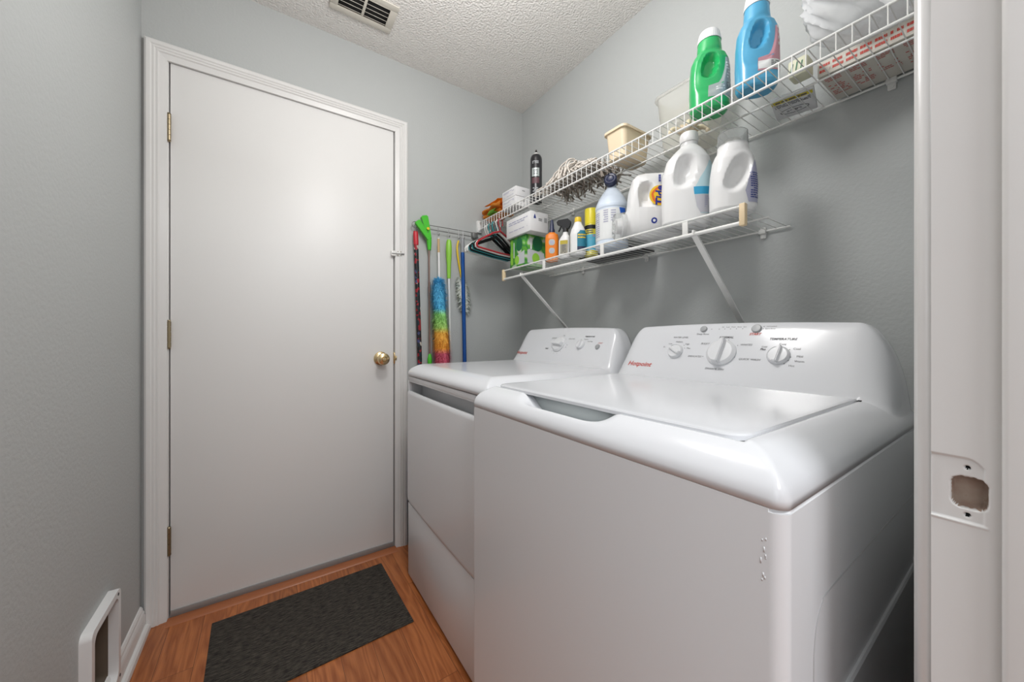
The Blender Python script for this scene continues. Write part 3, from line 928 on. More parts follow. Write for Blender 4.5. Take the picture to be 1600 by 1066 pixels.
def softener(name, loc, rot, m, H, hx, hy, label, lab_col, cap_h):
    t = thing(name, loc, label, 'bottle', rz=rot)
    s = H
    dents = [(-.10*hx, s*.60, hx*.44, s*.200, math.radians(-14), .66, .5), (-.05*hx, s*.53, hx*.78, s*.36, math.radians(-10), .09, .18)]
    sec = [(0, hx*.80, hy*.80, 0, 2.5), (.004, hx*.90, hy*.90, 0, 2.6), (.012, hx*.97, hy*.97, 0, 2.7), (s*.30, hx, hy, 0, 2.7), (s*.55, hx*.98, hy*.98, 0, 2.6), (s*.70, hx*.93, hy*.93, 0, 2.5),
           (s*.78, hx*.80, hy*.86, 0, 2.4), (s*.815, hx*.68, hy*.78, 0, 2.2), (s*.84, hx*.63, hy*.76, 0, 2.05), (s*.97, hx*.585, hx*.585, 0, 2), (s, hx*.57, hx*.57, 0, 2)]
    f = Form(sec, dents); bm = bmesh.new(); f.mesh(bm); bm_obj('body', bm, m, t)
    ribcap('cap', t, M['white_pl'], hx*.60, hx*.50, cap_h, (0, 0, s+.0005))
    l = f.label('label', [(s*.14, -98, -8), (s*.30, -96, -8), (s*.325, -78, -8), (s*.38, -70, -8), (s*.5, -60, -8), (s*.68, -50, -12)], lab_col, t)
    return t, f, l
t, f, l = softener('detergent_bottle', (1.056, .548, SU), math.radians(-50), M['green_b'], .203, .0515, .040, 'green detergent bottle with ribbed white cap on the upper shelf', M['silver_l'], .029)
txt_obj(f, [(dashes(6, .030, .05, 0, 3), -28, .10), (dashes(2, .022, .014, 0, 5), -72, .05)], 'label_print', M['white_l'], t)
txt_obj(f, [(dashes(5, .026, .02, 0, 4, .6), -34, .055)], 'label_print', M['grey_print'], t)
t, f, l = softener('detergent_bottle', (1.060, .428, SU), math.radians(-48), M['blue_b'], .214, .048, .038, 'bright blue detergent bottle with white cap on the upper shelf', M['pink_l'], .034)
f.label('label_band', [(.034, -97, -8), (.056, -96, -8)], M['white_l'], l, .001)
txt_obj(f, [(dashes(3, .030, .014, 0, 9), -50, .046)], 'label_print', M['grey_print'], t, .0016)
txt_obj(f, [(dashes(4, .020, .06, 0, 11), -28, .12)], 'label_print', M['white_l'], t, .0012)

# white jug with the pale blue label
H = .262
t = thing('detergent_jug', (1.068, .622, SL), 'tall white detergent jug with white screw cap and blue banded label, on the lower shelf', 'bottle', rz=math.radians(-50))
f = Form([(0, .055, .036, 0, 2.5), (.004, .063, .042, 0, 2.6), (.014, .070, .046, 0, 2.7), (.10, .072, .048, 0, 2.6), (.16, .070, .047, 0, 2.5), (.205, .060, .042, .002, 2.4), (.228, .044, .035, .005, 2.2), (.240, .032, .030, .006, 2.1), (.247, .0245, .0245, .006, 2), (H, .0235, .0235, .006, 2)],
         [(-.012, .162, .032, .060, math.radians(-12), .72, .6), (.058, .10, .030, .085, math.radians(8), .0, .3), (-.0625, .07, .0016, .2, 0, .02, .8)])
bm = bmesh.new(); f.mesh(bm); bm_obj('body', bm, M['white_pl'], t)
ribcap('cap', t, M['white_pl'], .0262, .0245, .030, (.006, 0, H-.004))
l = f.label('label', [(.030, -72, -12), (.05, -80, -10), (.10, -86, -8), (.135, -72, -8), (.165, -54, -10), (.19, -36, -14)], M['pale_blue'], t)
f.label('label_band', [(.086, -84.5, -8), (.108, -85.5, -8)], M['cyan'], l, .001)
f.label('label_panel', [(.032, -73, -12), (.05, -80, -10), (.084, -84, -8)], M['grey_l'], l, .001)
txt_obj(f, [(dashes(6, .035, .035, 0, 21, .7), -42, .064)], 'label_print', M['lav'], t, .0016)
txt_obj(f, [(dashes(1, .02, .010, 0, 23, 1), -34, .038), (dashes(3, .018, .03, 0, 25, .6), -30, .145)], 'label_print', M['navyp'], t, .0016)
# white jug with the clear cap
H = .186
t = thing('detergent_jug', (1.052, .483, SL), 'white detergent jug with large clear measuring cap near the end of the lower shelf', 'bottle', rz=math.radians(-48))
f = Form([(0, .044, .030, 0, 2.5), (.004, .051, .036, 0, 2.6), (.014, .055, .040, 0, 2.7), (.07, .056, .041, 0, 2.7), (.11, .054, .040, 0, 2.6), (.145, .049, .038, .0, 2.4), (.160, .043, .036, .0, 2.2), (.168, .038, .036, .0, 2.1), (H, .0355, .0355, .0, 2)],
         [(.002, .100, .030, .058, math.radians(-24), .66, .6), (-.0485, .07, .0016, .2, 0, .02, .8)])
bm = bmesh.new(); f.mesh(bm); bm_obj('body', bm, M['white_pl'], t)
ax = Vector((.0, -.0, 1))
bm = bmesh.new(); lathe(bm, [(.0358, -.004), (.0372, .0), (.0355, .034), (.033, .036), (.032, .034), (.034, .002), (.033, -.002)], (0, 0, H), 40, None, cap=False)
lathe(bm, [(.001, .0335), (.032, .0335), (.032, .035), (.001, .035)], (0, 0, H), 40)
bm_obj('cap', bm, M['clear'], t)
bm = bmesh.new(); lathe(bm, [(.0, 0), (.020, 0), (.018, .016), (.010, .018), (.0, .018)], (0, 0, H+.0005), 24); bm_obj('spout', bm, M['frost'], t)
l = f.label('label', [(.020, -70, -8), (.05, -78, -6), (.08, -70, -6), (.11, -56, -6), (.134, -36, -10)], M['lav'], t)
txt_obj(f, [(dashes(12, .030, .07, 0, 33, .9), -42, .065)], 'label_print', M['navyp'], t, .0012)

# ---- Tide jug lying on its side: cap towards the front
t = thing('detergent_jug', (1.165, .700, SL+.001), 'white jug lying on its side with orange and yellow bullseye logo, clear cap forward', 'bottle')
q = Matrix((( 0, .0, -.945), (0, .0, .327), (1, 0, 0))).to_4x4()
L = Vector((-.75, .6614, 0)); U = Vector((0, 0, 1)); Yv = L.cross(U)
M4 = Matrix((U, Yv, L)).transposed().to_4x4()
HX = .110
M4 = Matrix.Translation((.0, .0, HX+.0005)) @ M4
f = Form([(0, HX*.88, .038, 0, 3), (.004, HX*.95, .044, 0, 3.1), (.014, HX, .048, 0, 3.2), (.12, HX, .050, 0, 3.2), (.145, HX*.97, .048, 0, 3), (.160, HX*.88, .044, -.006, 2.8), (.170, HX*.70, .038, -.022, 2.4), (.176, HX*.44, .034, -.050, 2.1), (.186, .031, .031, -.066, 2)],
         [(.030, .122, .046, .030, math.radians(0), .6, .6)])
def put(o): o.matrix_local = M4; return o
bm = bmesh.new(); f.mesh(bm); put(bm_obj('body', bm, M['white_pl'], t))
bm = bmesh.new(); c = (-.062, 0, .182)
lathe(bm, [(.042, .0), (.046, .004), (.0435, .036), (.039, .040), (.031, .040), (.029, .036), (.021, .036), (.019, .042), (.010, .042), (.008, .037), (.001, .037)], c, 40); put(bm_obj('cap', bm, M['clear'], t))
bm = bmesh.new(); lathe(bm, [(.034, 0), (.034, .012), (.024, .014), (.022, .030), (.001, .030)], c, 30); put(bm_obj('spout', bm, M['white_pl'], t))
def disc(cx, cz, r, m, name, off, wob=0, par=t, sx=1, sz=1):
    V = []; F = []; n = 40; R = 6
    for j in range(R+1):
        for k in range(n):
            a = 2*PI*k/n; rr = r*j/R*(1+wob*math.sin(a*6)); x = cx+rr*math.cos(a)*sx; z = cz+rr*math.sin(a)*sz
            hx, hy, c0, e_ = f.par(z); u = max(-1, min(1, (x-c0)/hx)); y = -hy*(1-abs(u)**e_)**(1/e_)
            V.append((x, y-off, z))
    for j in range(R):
        for k in range(n): F.append((j*n+k, j*n+(k+1) % n, (j+1)*n+(k+1) % n, (j+1)*n+k))
    return put(py_obj(name, V, F, m, par))
M['tide_y'] = mat('logo_yellow', (.85, .55, .02), .45); M['tide_o'] = mat('logo_orange', (.80, .16, .02), .45); M['tide_b'] = mat('logo_blue', (.01, .03, .28), .45)
disc(.022, .080, .034, M['tide_y'], 'logo_ring', .0008)
disc(.022, .080, .0275, M['tide_o'], 'logo_ring', .0012, .03)
disc(.022, .080, .020, M['tide_y'], 'logo_ring', .0016, .05)
def flat_text(s, size, cx, cz, m, name, off=.0022, bold=.0006, italic=.15):
    V, F = text_geo(s, size, italic, bold)
    out = []
    for u, v in V:
        x = cx+u; z = cz+v; hx, hy, c0, e_ = f.par(z); uu = max(-1, min(1, (x-c0)/hx)); out.append((x, -hy*(1-abs(uu)**e_)**(1/e_)-off, z))
    return put(py_obj(name, out, F, m, t, smooth=False))
flat_text('Tide', .036, .020, .080, M['tide_b'], 'logo_lettering', bold=.0013)
put(py_obj('label_print', [(x, -.0500-.0012, z) for x, z in dashes(2, .024, .034, 0, 77, 1)[0]] and [(.078+x, -.0515, .074+z) for x, z in dashes(2, .024, .030, 0, 77, 1)[0]], dashes(2, .024, .030, 0, 77, 1)[1], M['tide_b'], t))
disc(-.060, .098, .0095, M['tide_b'], 'seal', .0008, sx=1); disc(-.060, .098, .0045, M['white_l'], 'seal_mark', .0014)
# ---- bleach bottle
t = thing('bleach_bottle', (1.105, .945, SL), 'bluish white round bleach bottle with a navy cap tipped forward, beside the lying jug', 'bottle', rz=0)
M['bleach'] = mat('bleach_plastic', (.66, .74, .85), .35, sss=.1)
f = Form([(0, .050, .050, 0, 2), (.005, .058, .058, 0, 2), (.014, .0625, .0625, 0, 2), (.022, .0615, .0615, 0, 2), (.028, .0605, .0605, 0, 2), (.150, .0605, .0605, 0, 2), (.154, .0625, .0625, 0, 2), (.165, .062, .062, 0, 2), (.195, .050, .050, 0, 2), (.215, .037, .037, 0, 2), (.230, .026, .026, 0, 2), (.238, .020, .020, 0, 2)])
bm = bmesh.new(); f.mesh(bm, 64, .004); bm_obj('body', bm, M['bleach'], t)
bm = bmesh.new(); tube(bm, smooth_path([(0, 0, .234), (-.002, -.001, .250), (-.012, -.006, .265)], 4), .0175, 20); bm_obj('neck', bm, M['bleach'], t)
bm = bmesh.new(); lathe(bm, [(.021, 0), (.0245, .001), (.024, .020), (.0225, .022), (.020, .0205), (.015, .0205), (.013, .022), (.010, .0205), (.001, .0205)], (-.009, -.004, .262), 36, (-.86, -.50, .28)); bm_obj('cap', bm, M['navy'], t)
bm = bmesh.new(); tube(bm, smooth_path([(.02, .015, .222), (.045, .02, .215), (.060, .02, .19), (.060, .016, .155)], 5), .010, 10); bm_obj('handle', bm, M['bleach'], t)
f.label('label', [(.032, 120, 300), (.146, 120, 300)], M['white_l'], t)
f.label('label_block', [(.118, -108, -88), (.146, -114, -88)], mat('label_blue', (.02, .12, .55), .4), t, .0012)
txt_obj(f, [(dashes(12, .030, .095, 0, 41, .95), 160, .09), (dashes(6, .018, .05, 0, 42, .95), 200, .118), (dashes(5, .018, .045, 0, 43, .95), 226, .118)], 'label_print', M['lav'], t, .0014)
txt_obj(f, [(dashes(1, .014, .004, 0, 45, 1), 252, .095)], 'label_print', M['red_print'], t, .0014)
B = Batch()
for k in range(7): B.add(f.text(([(-.008+k*.0026, -.008), (-.0066+k*.0026, -.008), (-.0066+k*.0026, .008), (-.008+k*.0026, .008)], [(0, 1, 2, 3)]), 232, .048, .0014))
B.build('barcode', M['grey_print'], t)

# ---- small cleaners
t = thing('squeeze_bottle', (1.052, 1.238, SL), 'flat orange squeeze bottle with dark blue nozzle beside the green box', 'bottle', rz=math.radians(-42))
M['orange_b'] = mat('orange_plastic', (.80, .22, .015), .35)
f = Form([(0, .024, .015, 0, 3), (.006, .029, .019, 0, 3), (.10, .030, .020, 0, 3), (.118, .027, .018, 0, 2.8), (.124, .018, .014, 0, 2.3), (.130, .012, .012, 0, 2)])
bm = bmesh.new(); f.mesh(bm, 48, .004); bm_obj('body', bm, M['orange_b'], t)
bm = bmesh.new(); lathe(bm, [(.013, 0), (.013, .012), (.010, .018), (.009, .034), (.006, .050), (.004, .058), (.001, .058)], (0, 0, .128), 20); bm_obj('nozzle', bm, M['navy'], t)
V = []; 
for cz, r in ((.082, .0135), (.045, .0125)):
    n = 20; V = [tuple(f.P(math.radians(-90+math.degrees(r*math.cos(2*PI*k/n)/.045)), cz+r*math.sin(2*PI*k/n), .0006)) for k in range(n)]
    py_obj('round_label', V, [tuple(range(n))], M['silver_l'], t)
    py_obj('round_label_print', [((x-V[0][0]*0)*.55+V[10][0]*.0, y-.0006, cz+(z-cz)*.5) for x, y, z in V], [tuple(range(n))], M['lav'], t)

t = thing('spray_bottle', (1.055, 1.158, SL), 'white spray bottle with a black trigger head on the lower shelf', 'bottle', rz=math.radians(-60))
f = Form([(0, .020, .015, 0, 2.8), (.006, .0245, .019, 0, 2.9), (.075, .0245, .019, 0, 2.8), (.090, .020, .017, .003, 2.5), (.102, .012, .012, .004, 2.1), (.115, .0105, .0105, .004, 2)])
bm = bmesh.new(); f.mesh(bm, 48, .004); bm_obj('body', bm, M['white_pl'], t)
bm = bmesh.new(); cyl(bm, (.004, 0, .112), (.004, 0, .128), .0125, .0115, 20)
prism(bm, [(.018, .126), (-.008, .126), (-.012, .140), (-.030, .146), (-.034, .158), (-.026, .166), (.016, .168), (.028, .156), (.026, .140)], lambda u, v, d: (u, d, v), -.0085, .0085)
bm_obj('trigger_head', bm, M['black_pl'], t)
bm = bmesh.new(); tube(bm, smooth_path([(-.014, 0, .146), (-.020, 0, .130), (-.027, 0, .118)], 4), [.004]*8+[.003], 8); bm_obj('trigger', bm, M['black_pl'], t)
l = f.label('label', [(.018, -118, -50), (.074, -118, -50)], mat('label_tan', (.35, .33, .26), .5), t)
f.label('label_top', [(.058, -118, -50), (.074, -118, -50)], mat('label_mustard', (.50, .40, .05), .5), l, .001)
txt_obj(f, [(dashes(7, .018, .036, 0, 51, .9), -84, .038)], 'label_print', M['grey_print'], t)

t = thing('cleaner_bottle', (1.060, 1.083, SL), 'white cleaner bottle with yellow cap and teal label on the lower shelf', 'bottle', rz=math.radians(-45))
f = Form([(0, .026, .020, 0, 2.7), (.006, .0315, .025, 0, 2.8), (.085, .032, .025, 0, 2.7), (.105, .028, .023, 0, 2.5), (.125, .018, .017, 0, 2.2), (.138, .013, .013, 0, 2)])
bm = bmesh.new(); f.mesh(bm, 48, .004); bm_obj('body', bm, M['white_pl'], t)
M['yellow'] = mat('yellow_plastic', (.82, .56, .03), .35)
ribcap('cap', t, M['yellow'], .0145, .013, .020, (0, 0, .136), 20)
l = f.label('label', [(.014, -92, -8), (.085, -92, -8), (.098, -78, -14)], mat('label_teal', (.02, .20, .30), .45), t)
f.label('label_base', [(.014, -92, -8), (.032, -92, -8)], M['navy'], l, .001)
txt_obj(f, [(dashes(2, .030, .022, 0, 78, .95), -56, .074)], 'lettering', M['yellow'], t)

t = thing('aerosol_can', (1.118, 1.064, SL), 'yellow capped aerosol can tucked between the white cleaner and bleach bottle', 'spray can')
bm = bmesh.new(); lathe(bm, [(.027, 0), (.029, .002), (.029, .004), (.028, .006), (.028, .128), (.0265, .131)], n=36); bm_obj('body', bm, mat('can_yellow', (.62, .55, .05), .35), t)
bm = bmesh.new(); lathe(bm, [(.0272, .131), (.0272, .192), (.026, .195), (.001, .195)], n=36); bm_obj('cap', bm, mat('cap_lemon', (.85, .72, .04), .35), t)
f = Form([(0, .0283, .0283, 0, 2), (.2, .0283, .0283, 0, 2)])
f.label('label_band', [(.108, 90, 330), (.124, 90, 330)], M['black_pl'], t); f.label('label', [(.02, 90, 330), (.06, 90, 330), (.085, 90, 330)], mat('label_sky', (.10, .42, .58), .4), t)
txt_obj(f, [(dashes(2, .030, .018, 0, 79, .95), 208, .097)], 'lettering', M['grey_print'], t)
txt_obj(f, [(([(-.008, -.012), (.010, .004), (.004, .012)], [(0, 1, 2)]), 232, .072)], 'label_patch', M['pink_l'], t)

# ---- boxes
M['green_box'] = ramp_mat('green_print_card', [(.40, (.10, .36, .03)), (.47, (.02, .20, .05)), (.56, (.14, .46, .04)), (.63, (.55, .60, .52))], nscale=17, detail=1, rough=.5)
def rectP(n_axis, c, u, v, w, h):
    """flat quad at c spanned by u,v"""
    c, u, v = Vector(c), Vector(u), Vector(v); return [c-u*w/2-v*h/2, c+u*w/2-v*h/2, c+u*w/2+v*h/2, c-u*w/2+v*h/2], [(0, 1, 2, 3)]
def on_plane(VF, c, u, v):
    c, u, v = Vector(c), Vector(u), Vector(v); return [c+u*a+v*b for a, b in VF[0]], VF[1]
def prlist(name, parent, m, items):
    B = Batch()
    for it in items: B.add(on_plane(*it))
    return B.build(name, m, parent)
LEFT, FRONT = (0, -1, 0), (1, 0, 0); ZZ = (0, 0, 1)     # reading directions on the -X and -Y faces
t = thing('carton', (1.058, 1.429, SL), 'bright green printed cardboard carton standing at the left end of the lower shelf', 'box')
boxo('carton_body', (-.058, .058, -.0665, .0665, 0, .146), M['green_box'], t, .001)
def poly2(pts): return (pts, [tuple(range(len(pts)))])
def circ(r, cx=0, cy=0, n=24, sy=1): return poly2([(cx+r*math.cos(2*PI*k/n), cy+r*sy*math.sin(2*PI*k/n)) for k in range(n)])
M['lime'] = mat('lime_print', (.30, .62, .06), .5); M['dgreen'] = mat('dark_green_print', (.01, .14, .05), .5); M['cool_grey'] = mat('grey_label_print', (.55, .58, .60), .5)
prlist('label_panel', t, M['cool_grey'], [(poly2([(-.02, -.05), (.055, -.05), (.055, .012), (.0, -.004), (-.02, -.012)]), (-.0586, 0, .062), LEFT, ZZ), (poly2([(-.05, -.05), (.05, -.05), (.05, .004), (-.04, .016), (-.05, .01)]), (0, -.0671, .062), FRONT, ZZ)])
prlist('label_lamp', t, M['dgreen'], [(circ(.026, .012, .036, 24, 1.25), (-.0588, 0, .072), LEFT, ZZ), (circ(.030, .010, .036, 24, 1.2), (0, -.0673, .072), FRONT, ZZ)])
prlist('label_lamp', t, M['lime'], [(circ(.018, -.006, -.028, 24, 1.2), (-.0588, 0, .062), LEFT, ZZ), (circ(.022, 0, -.024, 24, 1.1), (0, -.0673, .062), FRONT, ZZ), (poly2([(-.058, -.055), (-.040, -.055), (-.046, .07), (-.052, .07)]), (-.0588, 0, .072), LEFT, ZZ)])
prlist('label_tube', t, M['white_l'], [(poly2([(-.034, -.03), (-.028, -.03), (-.028, .045), (-.034, .045)]), (-.0590, 0, .078), LEFT, ZZ), (poly2([(-.034, .0), (-.024, .0), (-.024, .05), (-.034, .05)]), (0, -.0675, .078), FRONT, ZZ)])

def whitebox(name, c, sx, sy, sz, label, group=None, seed=1, lid=True):
    t = thing(name, c, label, 'box', group)
    boxo('box_body', (-sx/2, sx/2, -sy/2, sy/2, 0, sz), M['white_card'], t, .001)
    B = Batch()
    for VF, cc in ((dashes(2, sy*.8, sz*.22, 0, seed, .9), (-sx/2-.0006, 0, sz*.72)), (dashes(1, sy*.75, sz*.08, 0, seed+1, .95), (-sx/2-.0006, 0, sz*.3))): B.add(on_plane(VF, cc, LEFT, ZZ))
    B.build('box_print', M['lav'], t)
    prlist('box_print', t, M['grey_print'], [(dashes(2, sx*.2, sz*.16, 0, seed+5, 1), (sx*.05, -sy/2-.0006, sz*.62), FRONT, ZZ)])
    return t
t = whitebox('white_box', (1.037, 1.4075, SL+.1475), .102, .198, .090, 'white cardboard box with small navy emblem stacked on the green carton', seed=61)
prlist('emblem', t, M['navyp'], [(poly2([(-.006, -.008), (.008, -.008), (.006, .002), (.001, .014), (-.004, .002)]), (-.028, -.0996, .066), FRONT, ZZ)])
prlist('barcode', t, M['knobgrey'], [(poly2([(-.008, -.011), (.008, -.011), (.008, .011), (-.008, .011)]), (.036, -.0996, .058), FRONT, ZZ)])
whitebox('white_box', (1.042, 1.508, SU), .082, .120, .046, 'low white box with printed stripes, lower of two on the upper shelf', seed=71)
whitebox('white_box', (1.042, 1.507, SU+.0465), .084, .122, .046, 'low white box with printed stripes, top of two on the upper shelf', seed=81)

# ---- black spray can
t = thing('aerosol_can', (1.072, 1.378, SU), 'tall black aerosol can with pointed nozzle standing on the upper shelf', 'spray can')
bm = bmesh.new(); lathe(bm, [(.026, 0), (.0285, .002), (.0285, .205), (.027, .216), (.022, .226), (.014, .232), (.001, .233)], n=36); bm_obj('body', bm, M['black_pl'], t)
bm = bmesh.new(); lathe(bm, [(.014, .231), (.0145, .234), (.008, .240), (.001, .240)], n=24); bm_obj('collar', bm, M['wire_clip'], t)
bm = bmesh.new(); lathe(bm, [(.006, .239), (.006, .246), (.004, .250), (.0045, .254), (.001, .255)], n=16); bm_obj('nozzle', bm, M['black_pl'], t)
f = Form([(0, .0288, .0288, 0, 2), (.25, .0288, .0288, 0, 2)])
l = f.label('label', [(.118, 190, 262), (.158, 190, 262)], M['silver_l'], t); f.label('label_block', [(.085, 190, 262), (.112, 190, 262)], mat('label_maroon', (.10, .04, .05), .5), t)
txt_obj(f, [(dashes(3, .03, .014, 0, 91, .9), 226, .185), (dashes(3, .026, .022, 0, 92, .9), 226, .055)], 'label_print', M['cool_grey'], t)
txt_obj(f, [(dashes(3, .022, .026, 0, 93, .9), 226, .138)], 'label_print', M['grey_print'], t)


# ---- cloths
def cloth(name, loc, path, width, m, label=None, parent=None, amp=.006, seed=0, thick=.004, rz=0):
    """a folded strip: path (x,z) swept along y with ripples"""
    P_ = smooth_path([(a, 0, b_) for a, b_ in path], 7); n = 18; bm = bmesh.new(); g = []
    for i, p in enumerate(P_):
        row = []
        for k in range(n+1):
            y = (k/n-.5)*width; nz = noise.noise_vector((p.x*22+seed, y*20, p.z*22))
            row.append(bm.verts.new((p.x+nz.x*amp, y+nz.y*amp+.006*math.sin(i*.5+seed), p.z+nz.z*amp)))
        g.append(row)
    for i in range(len(g)-1):
        for k in range(n): bm.faces.new((g[i][k], g[i][k+1], g[i+1][k+1], g[i+1][k]))
    r = bmesh.ops.solidify(bm, geom=bm.faces[:], thickness=thick)
    o = bm_obj(name, bm, m, parent, sharp=80)
    o.location = loc; o.rotation_euler = (0, 0, rz); return o
M['orange_c'] = mat('orange_cloth', (.98, .43, .07), .9); M['green_c'] = mat('green_cloth', (.26, .55, .07), .9)
o = cloth('folded_cloth', (1.055, 1.672, SU+.010), [(-.058, .012), (-.040, .002), (.02, .004), (.05, .010), (.055, .022), (.03, .030), (-.02, .030), (-.056, .036), (-.06, .050), (-.03, .058), (.03, .056), (.055, .064), (.03, .076), (-.005, .082), (-.035, .080), (-.05, .074)], .19, M['orange_c'], amp=.012, seed=3, thick=.008)
tag(o, 'rumpled orange cleaning cloth folded in a pile at the far end of the upper shelf', 'cloth')
o = cloth('folded_cloth', (.992, 1.650, SU+.006), [(.010, .002), (-.004, .004), (-.010, .014), (-.002, .024), (.006, .020)], .075, M['green_c'], amp=.005, seed=9, thick=.006)
tag(o, 'bright green cloth poking out beneath the orange cloth on the upper shelf', 'cloth')

# ---- mop head
t = thing('string_mop', (1.08, 1.10, SU), 'grey string mop head sprawled over the upper shelf, strands drooping through the wires', 'mop')
M['yarn'] = ramp_mat('mop_yarn', [(.3, (.50, .45, .40)), (.7, (.78, .73, .67))], nscale=90, rough=.95, bump=.002)
M['yarn_d'] = ramp_mat('mop_yarn_dark', [(.3, (.22, .19, .165)), (.7, (.36, .32, .28))], nscale=90, rough=.95, bump=.002)  # darker tone for the strands low in the pile
rr = random.Random(5)
for nm, mm, cnt in (('yarn', M['yarn'], 125), ('lower_yarn', M['yarn_d'], 115)):
    bm = bmesh.new()
    for k in range(cnt):
        yb = rr.uniform(-.125, .19); top = .090*math.exp(-((yb-.02)/.13)**2)+.012
        x0 = rr.uniform(-.02, .05); y = yb
        lo = nm == 'lower_yarn'
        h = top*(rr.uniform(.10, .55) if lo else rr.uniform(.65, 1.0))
        side = -1 if rr.random() < .65 else 1
        pts = [(x0, y, h), (x0+side*.025, y+rr.uniform(-.03, .03), h*.95), (x0+side*.05, y+rr.uniform(-.05, .05), h*.6+.006), (x0+side*rr.uniform(.065, .08), y+rr.uniform(-.045, .05), .010)]
        if side > 0: pts[-1] = (x0+side*.1, y+rr.uniform(-.06, .06), .008)
        pts = [(max(p[0], -.082), p[1], p[2]) for p in pts]
        if lo and rr.random() < .5:
            xx = rr.uniform(-.05, .10); yy = rr.uniform(-.17, .13); pts = [(xx, yy, .03), (xx+.01, yy+.005, .010), (xx+.012, yy+.006, -.006), (xx+rr.uniform(0, .02), yy+rr.uniform(-.02, .02), -rr.uniform(.015, .034))]
        elif lo and rr.random() < .7:
            a = rr.uniform(0, PI); xx = rr.uniform(-.06, .08); yy = rr.uniform(-.16, .14); pts = [(max(-.082, xx+q_*.022*math.cos(a)), yy+q_*.022*math.sin(a), .006+rr.uniform(0, .010)) for q_ in (-1.5, -.5, .5, 1.5)]
        tube(bm, smooth_path(pts, 4), .0032, 5)
    tag(bm_obj(nm, bm, mm, t, sharp=80), 'darker lower strands' if nm == 'lower_yarn' else None, kind='stuff')

# ---- tan tub, frosted bin
def tub(name, loc, sx, sy, h, taper, r, m, label, rim=.006, th=.002, rot=0, cat='tub'):
    t = thing(name, loc, label, cat, rz=rot)
    bm = bmesh.new(); rings = []
    def rg(k, z, ins): return [bm.verts.new((x, y, z)) for x, y in rrect((sx-2*ins)*k, (sy-2*ins)*k, r*k)]
    seq = [(taper, .000, .004), (taper, .003, 0), (taper+(1-taper)*.55, h*.55, 0), (1, h-.008, 0), (1, h-.008, -rim), (1, h, -rim), (1, h+.001, -rim+.002), (1, h, 0), (1, h-.004, th), (taper+(1-taper)*.5, h*.5, th), (taper, .004, th)]
    for k, z, i in seq: rings.append(rg(k, z, i))
    for A, B in zip(rings, rings[1:]):
        for i in range(len(A)): j = (i+1) % len(A); bm.faces.new((A[i], A[j], B[j], B[i]))
    bm.faces.new(rings[0][::-1]); bm.faces.new(rings[-1])
    bm_obj('tub_shell', bm, m, t, sharp=40); return t
M['tan'] = mat('tan_plastic', (.76, .63, .45), .45, sss=.1)
tub('plastic_tub', (1.108, .872, SU), .152, .088, .104, .86, .018, M['tan'], 'small tan rectangular plastic tub on the upper shelf right of the mop')
tub('storage_bin', (1.206, .690, SU), .118, .200, .205, .80, .03, M['frost'], 'large frosted translucent bin on the upper shelf behind the green bottle', rim=.006, cat='bin')

# ---- crumpled glove
t = thing('rubber_glove', (1.104, .640, SU), 'small crumpled cream glove on the upper shelf behind the green bottle', 'glove')
M['cream'] = mat('cream_rubber', (.70, .60, .44), .6)
bm = bmesh.new()
r = bmesh.ops.create_icosphere(bm, subdivisions=4, radius=1)
for v in r['verts']:
    n_ = noise.noise(v.co*2.2+Vector((3, 1, 0)))*.35+noise.noise(v.co*5)*.15
    v.co = Vector((v.co.x*.026, v.co.y*.030, v.co.z*.014+.014))*(1+n_); v.co.z = max(v.co.z, .0005)
for a, l in ((-2.6, .04), (-2.0, .045), (2.6, .04), (.6, .035), (-.9, .04)):
    c0 = Vector((.018*math.cos(a), .022*math.sin(a), .010)); d = Vector((math.cos(a), math.sin(a), 0))
    dr = -.014 if a in (-2.6, -.9, 2.6) else .006
    tube(bm, smooth_path([c0, c0+d*l*.5+Vector((0, 0, .006)), c0+d*l*.85+Vector((0, 0, .0)), c0+d*l*.95+Vector((0, 0, dr))], 5), [.008]*5+[.0075]*5+[.007]*4+[.005, .003], 10)
bm_obj('glove_body', bm, M['cream'], t)

# ---- cartons and bags at the near end of the upper shelf
t = thing('flat_carton', (1.205, .210, SU), 'flat grey-white carton with rows of red printing at near end of upper shelf', 'box')
M['kraft'] = mat('grey_card', (.60, .57, .51), .6)
boxo('carton_body', (-.074, .074, -.112, .112, 0, .036), M['kraft'], t, .001)
B = Batch(); DN = (1, 0, 0)
for k in range(9): B.add(on_plane(dashes(2, .020, .026, 0, 100+k, .95), (-.0746, .098-k*.0245, .018), LEFT, ZZ))
B.build('side_print', M['red_print'], t)
B = Batch()
for k in range(5):
    c = (.0, .090-k*.045, -.0006)
    B.add(on_plane(dashes(3, .030, .022, 0, 120+k, .85), (-.045, c[1], c[2]), (0, -1, 0), (-1, 0, 0)))
    B.add(on_plane(dashes(7, .034, .060, 0, 130+k, .55), (.012, c[1], c[2]), (0, -1, 0), (-1, 0, 0)))
B.build('base_print', mat('faded_red_print', (.55, .14, .12), .6), t)
t = thing('label_packet', (1.214, .398, SU), 'flat white packet with yellow warning strip and oval mark, seen from below', 'packet', rz=math.radians(12))
boxo('packet_body', (-.060, .055, -.047, .045, 0, .012), M['white_card'], t, .002)
prlist('warning_strip', t, mat('warning_yellow', (.75, .62, .03), .5), [(poly2([(-.044, -.008), (.044, -.008), (.044, .008), (-.044, .008)]), (-.048, 0, -.0006), (0, -1, 0), (-1, 0, 0))])
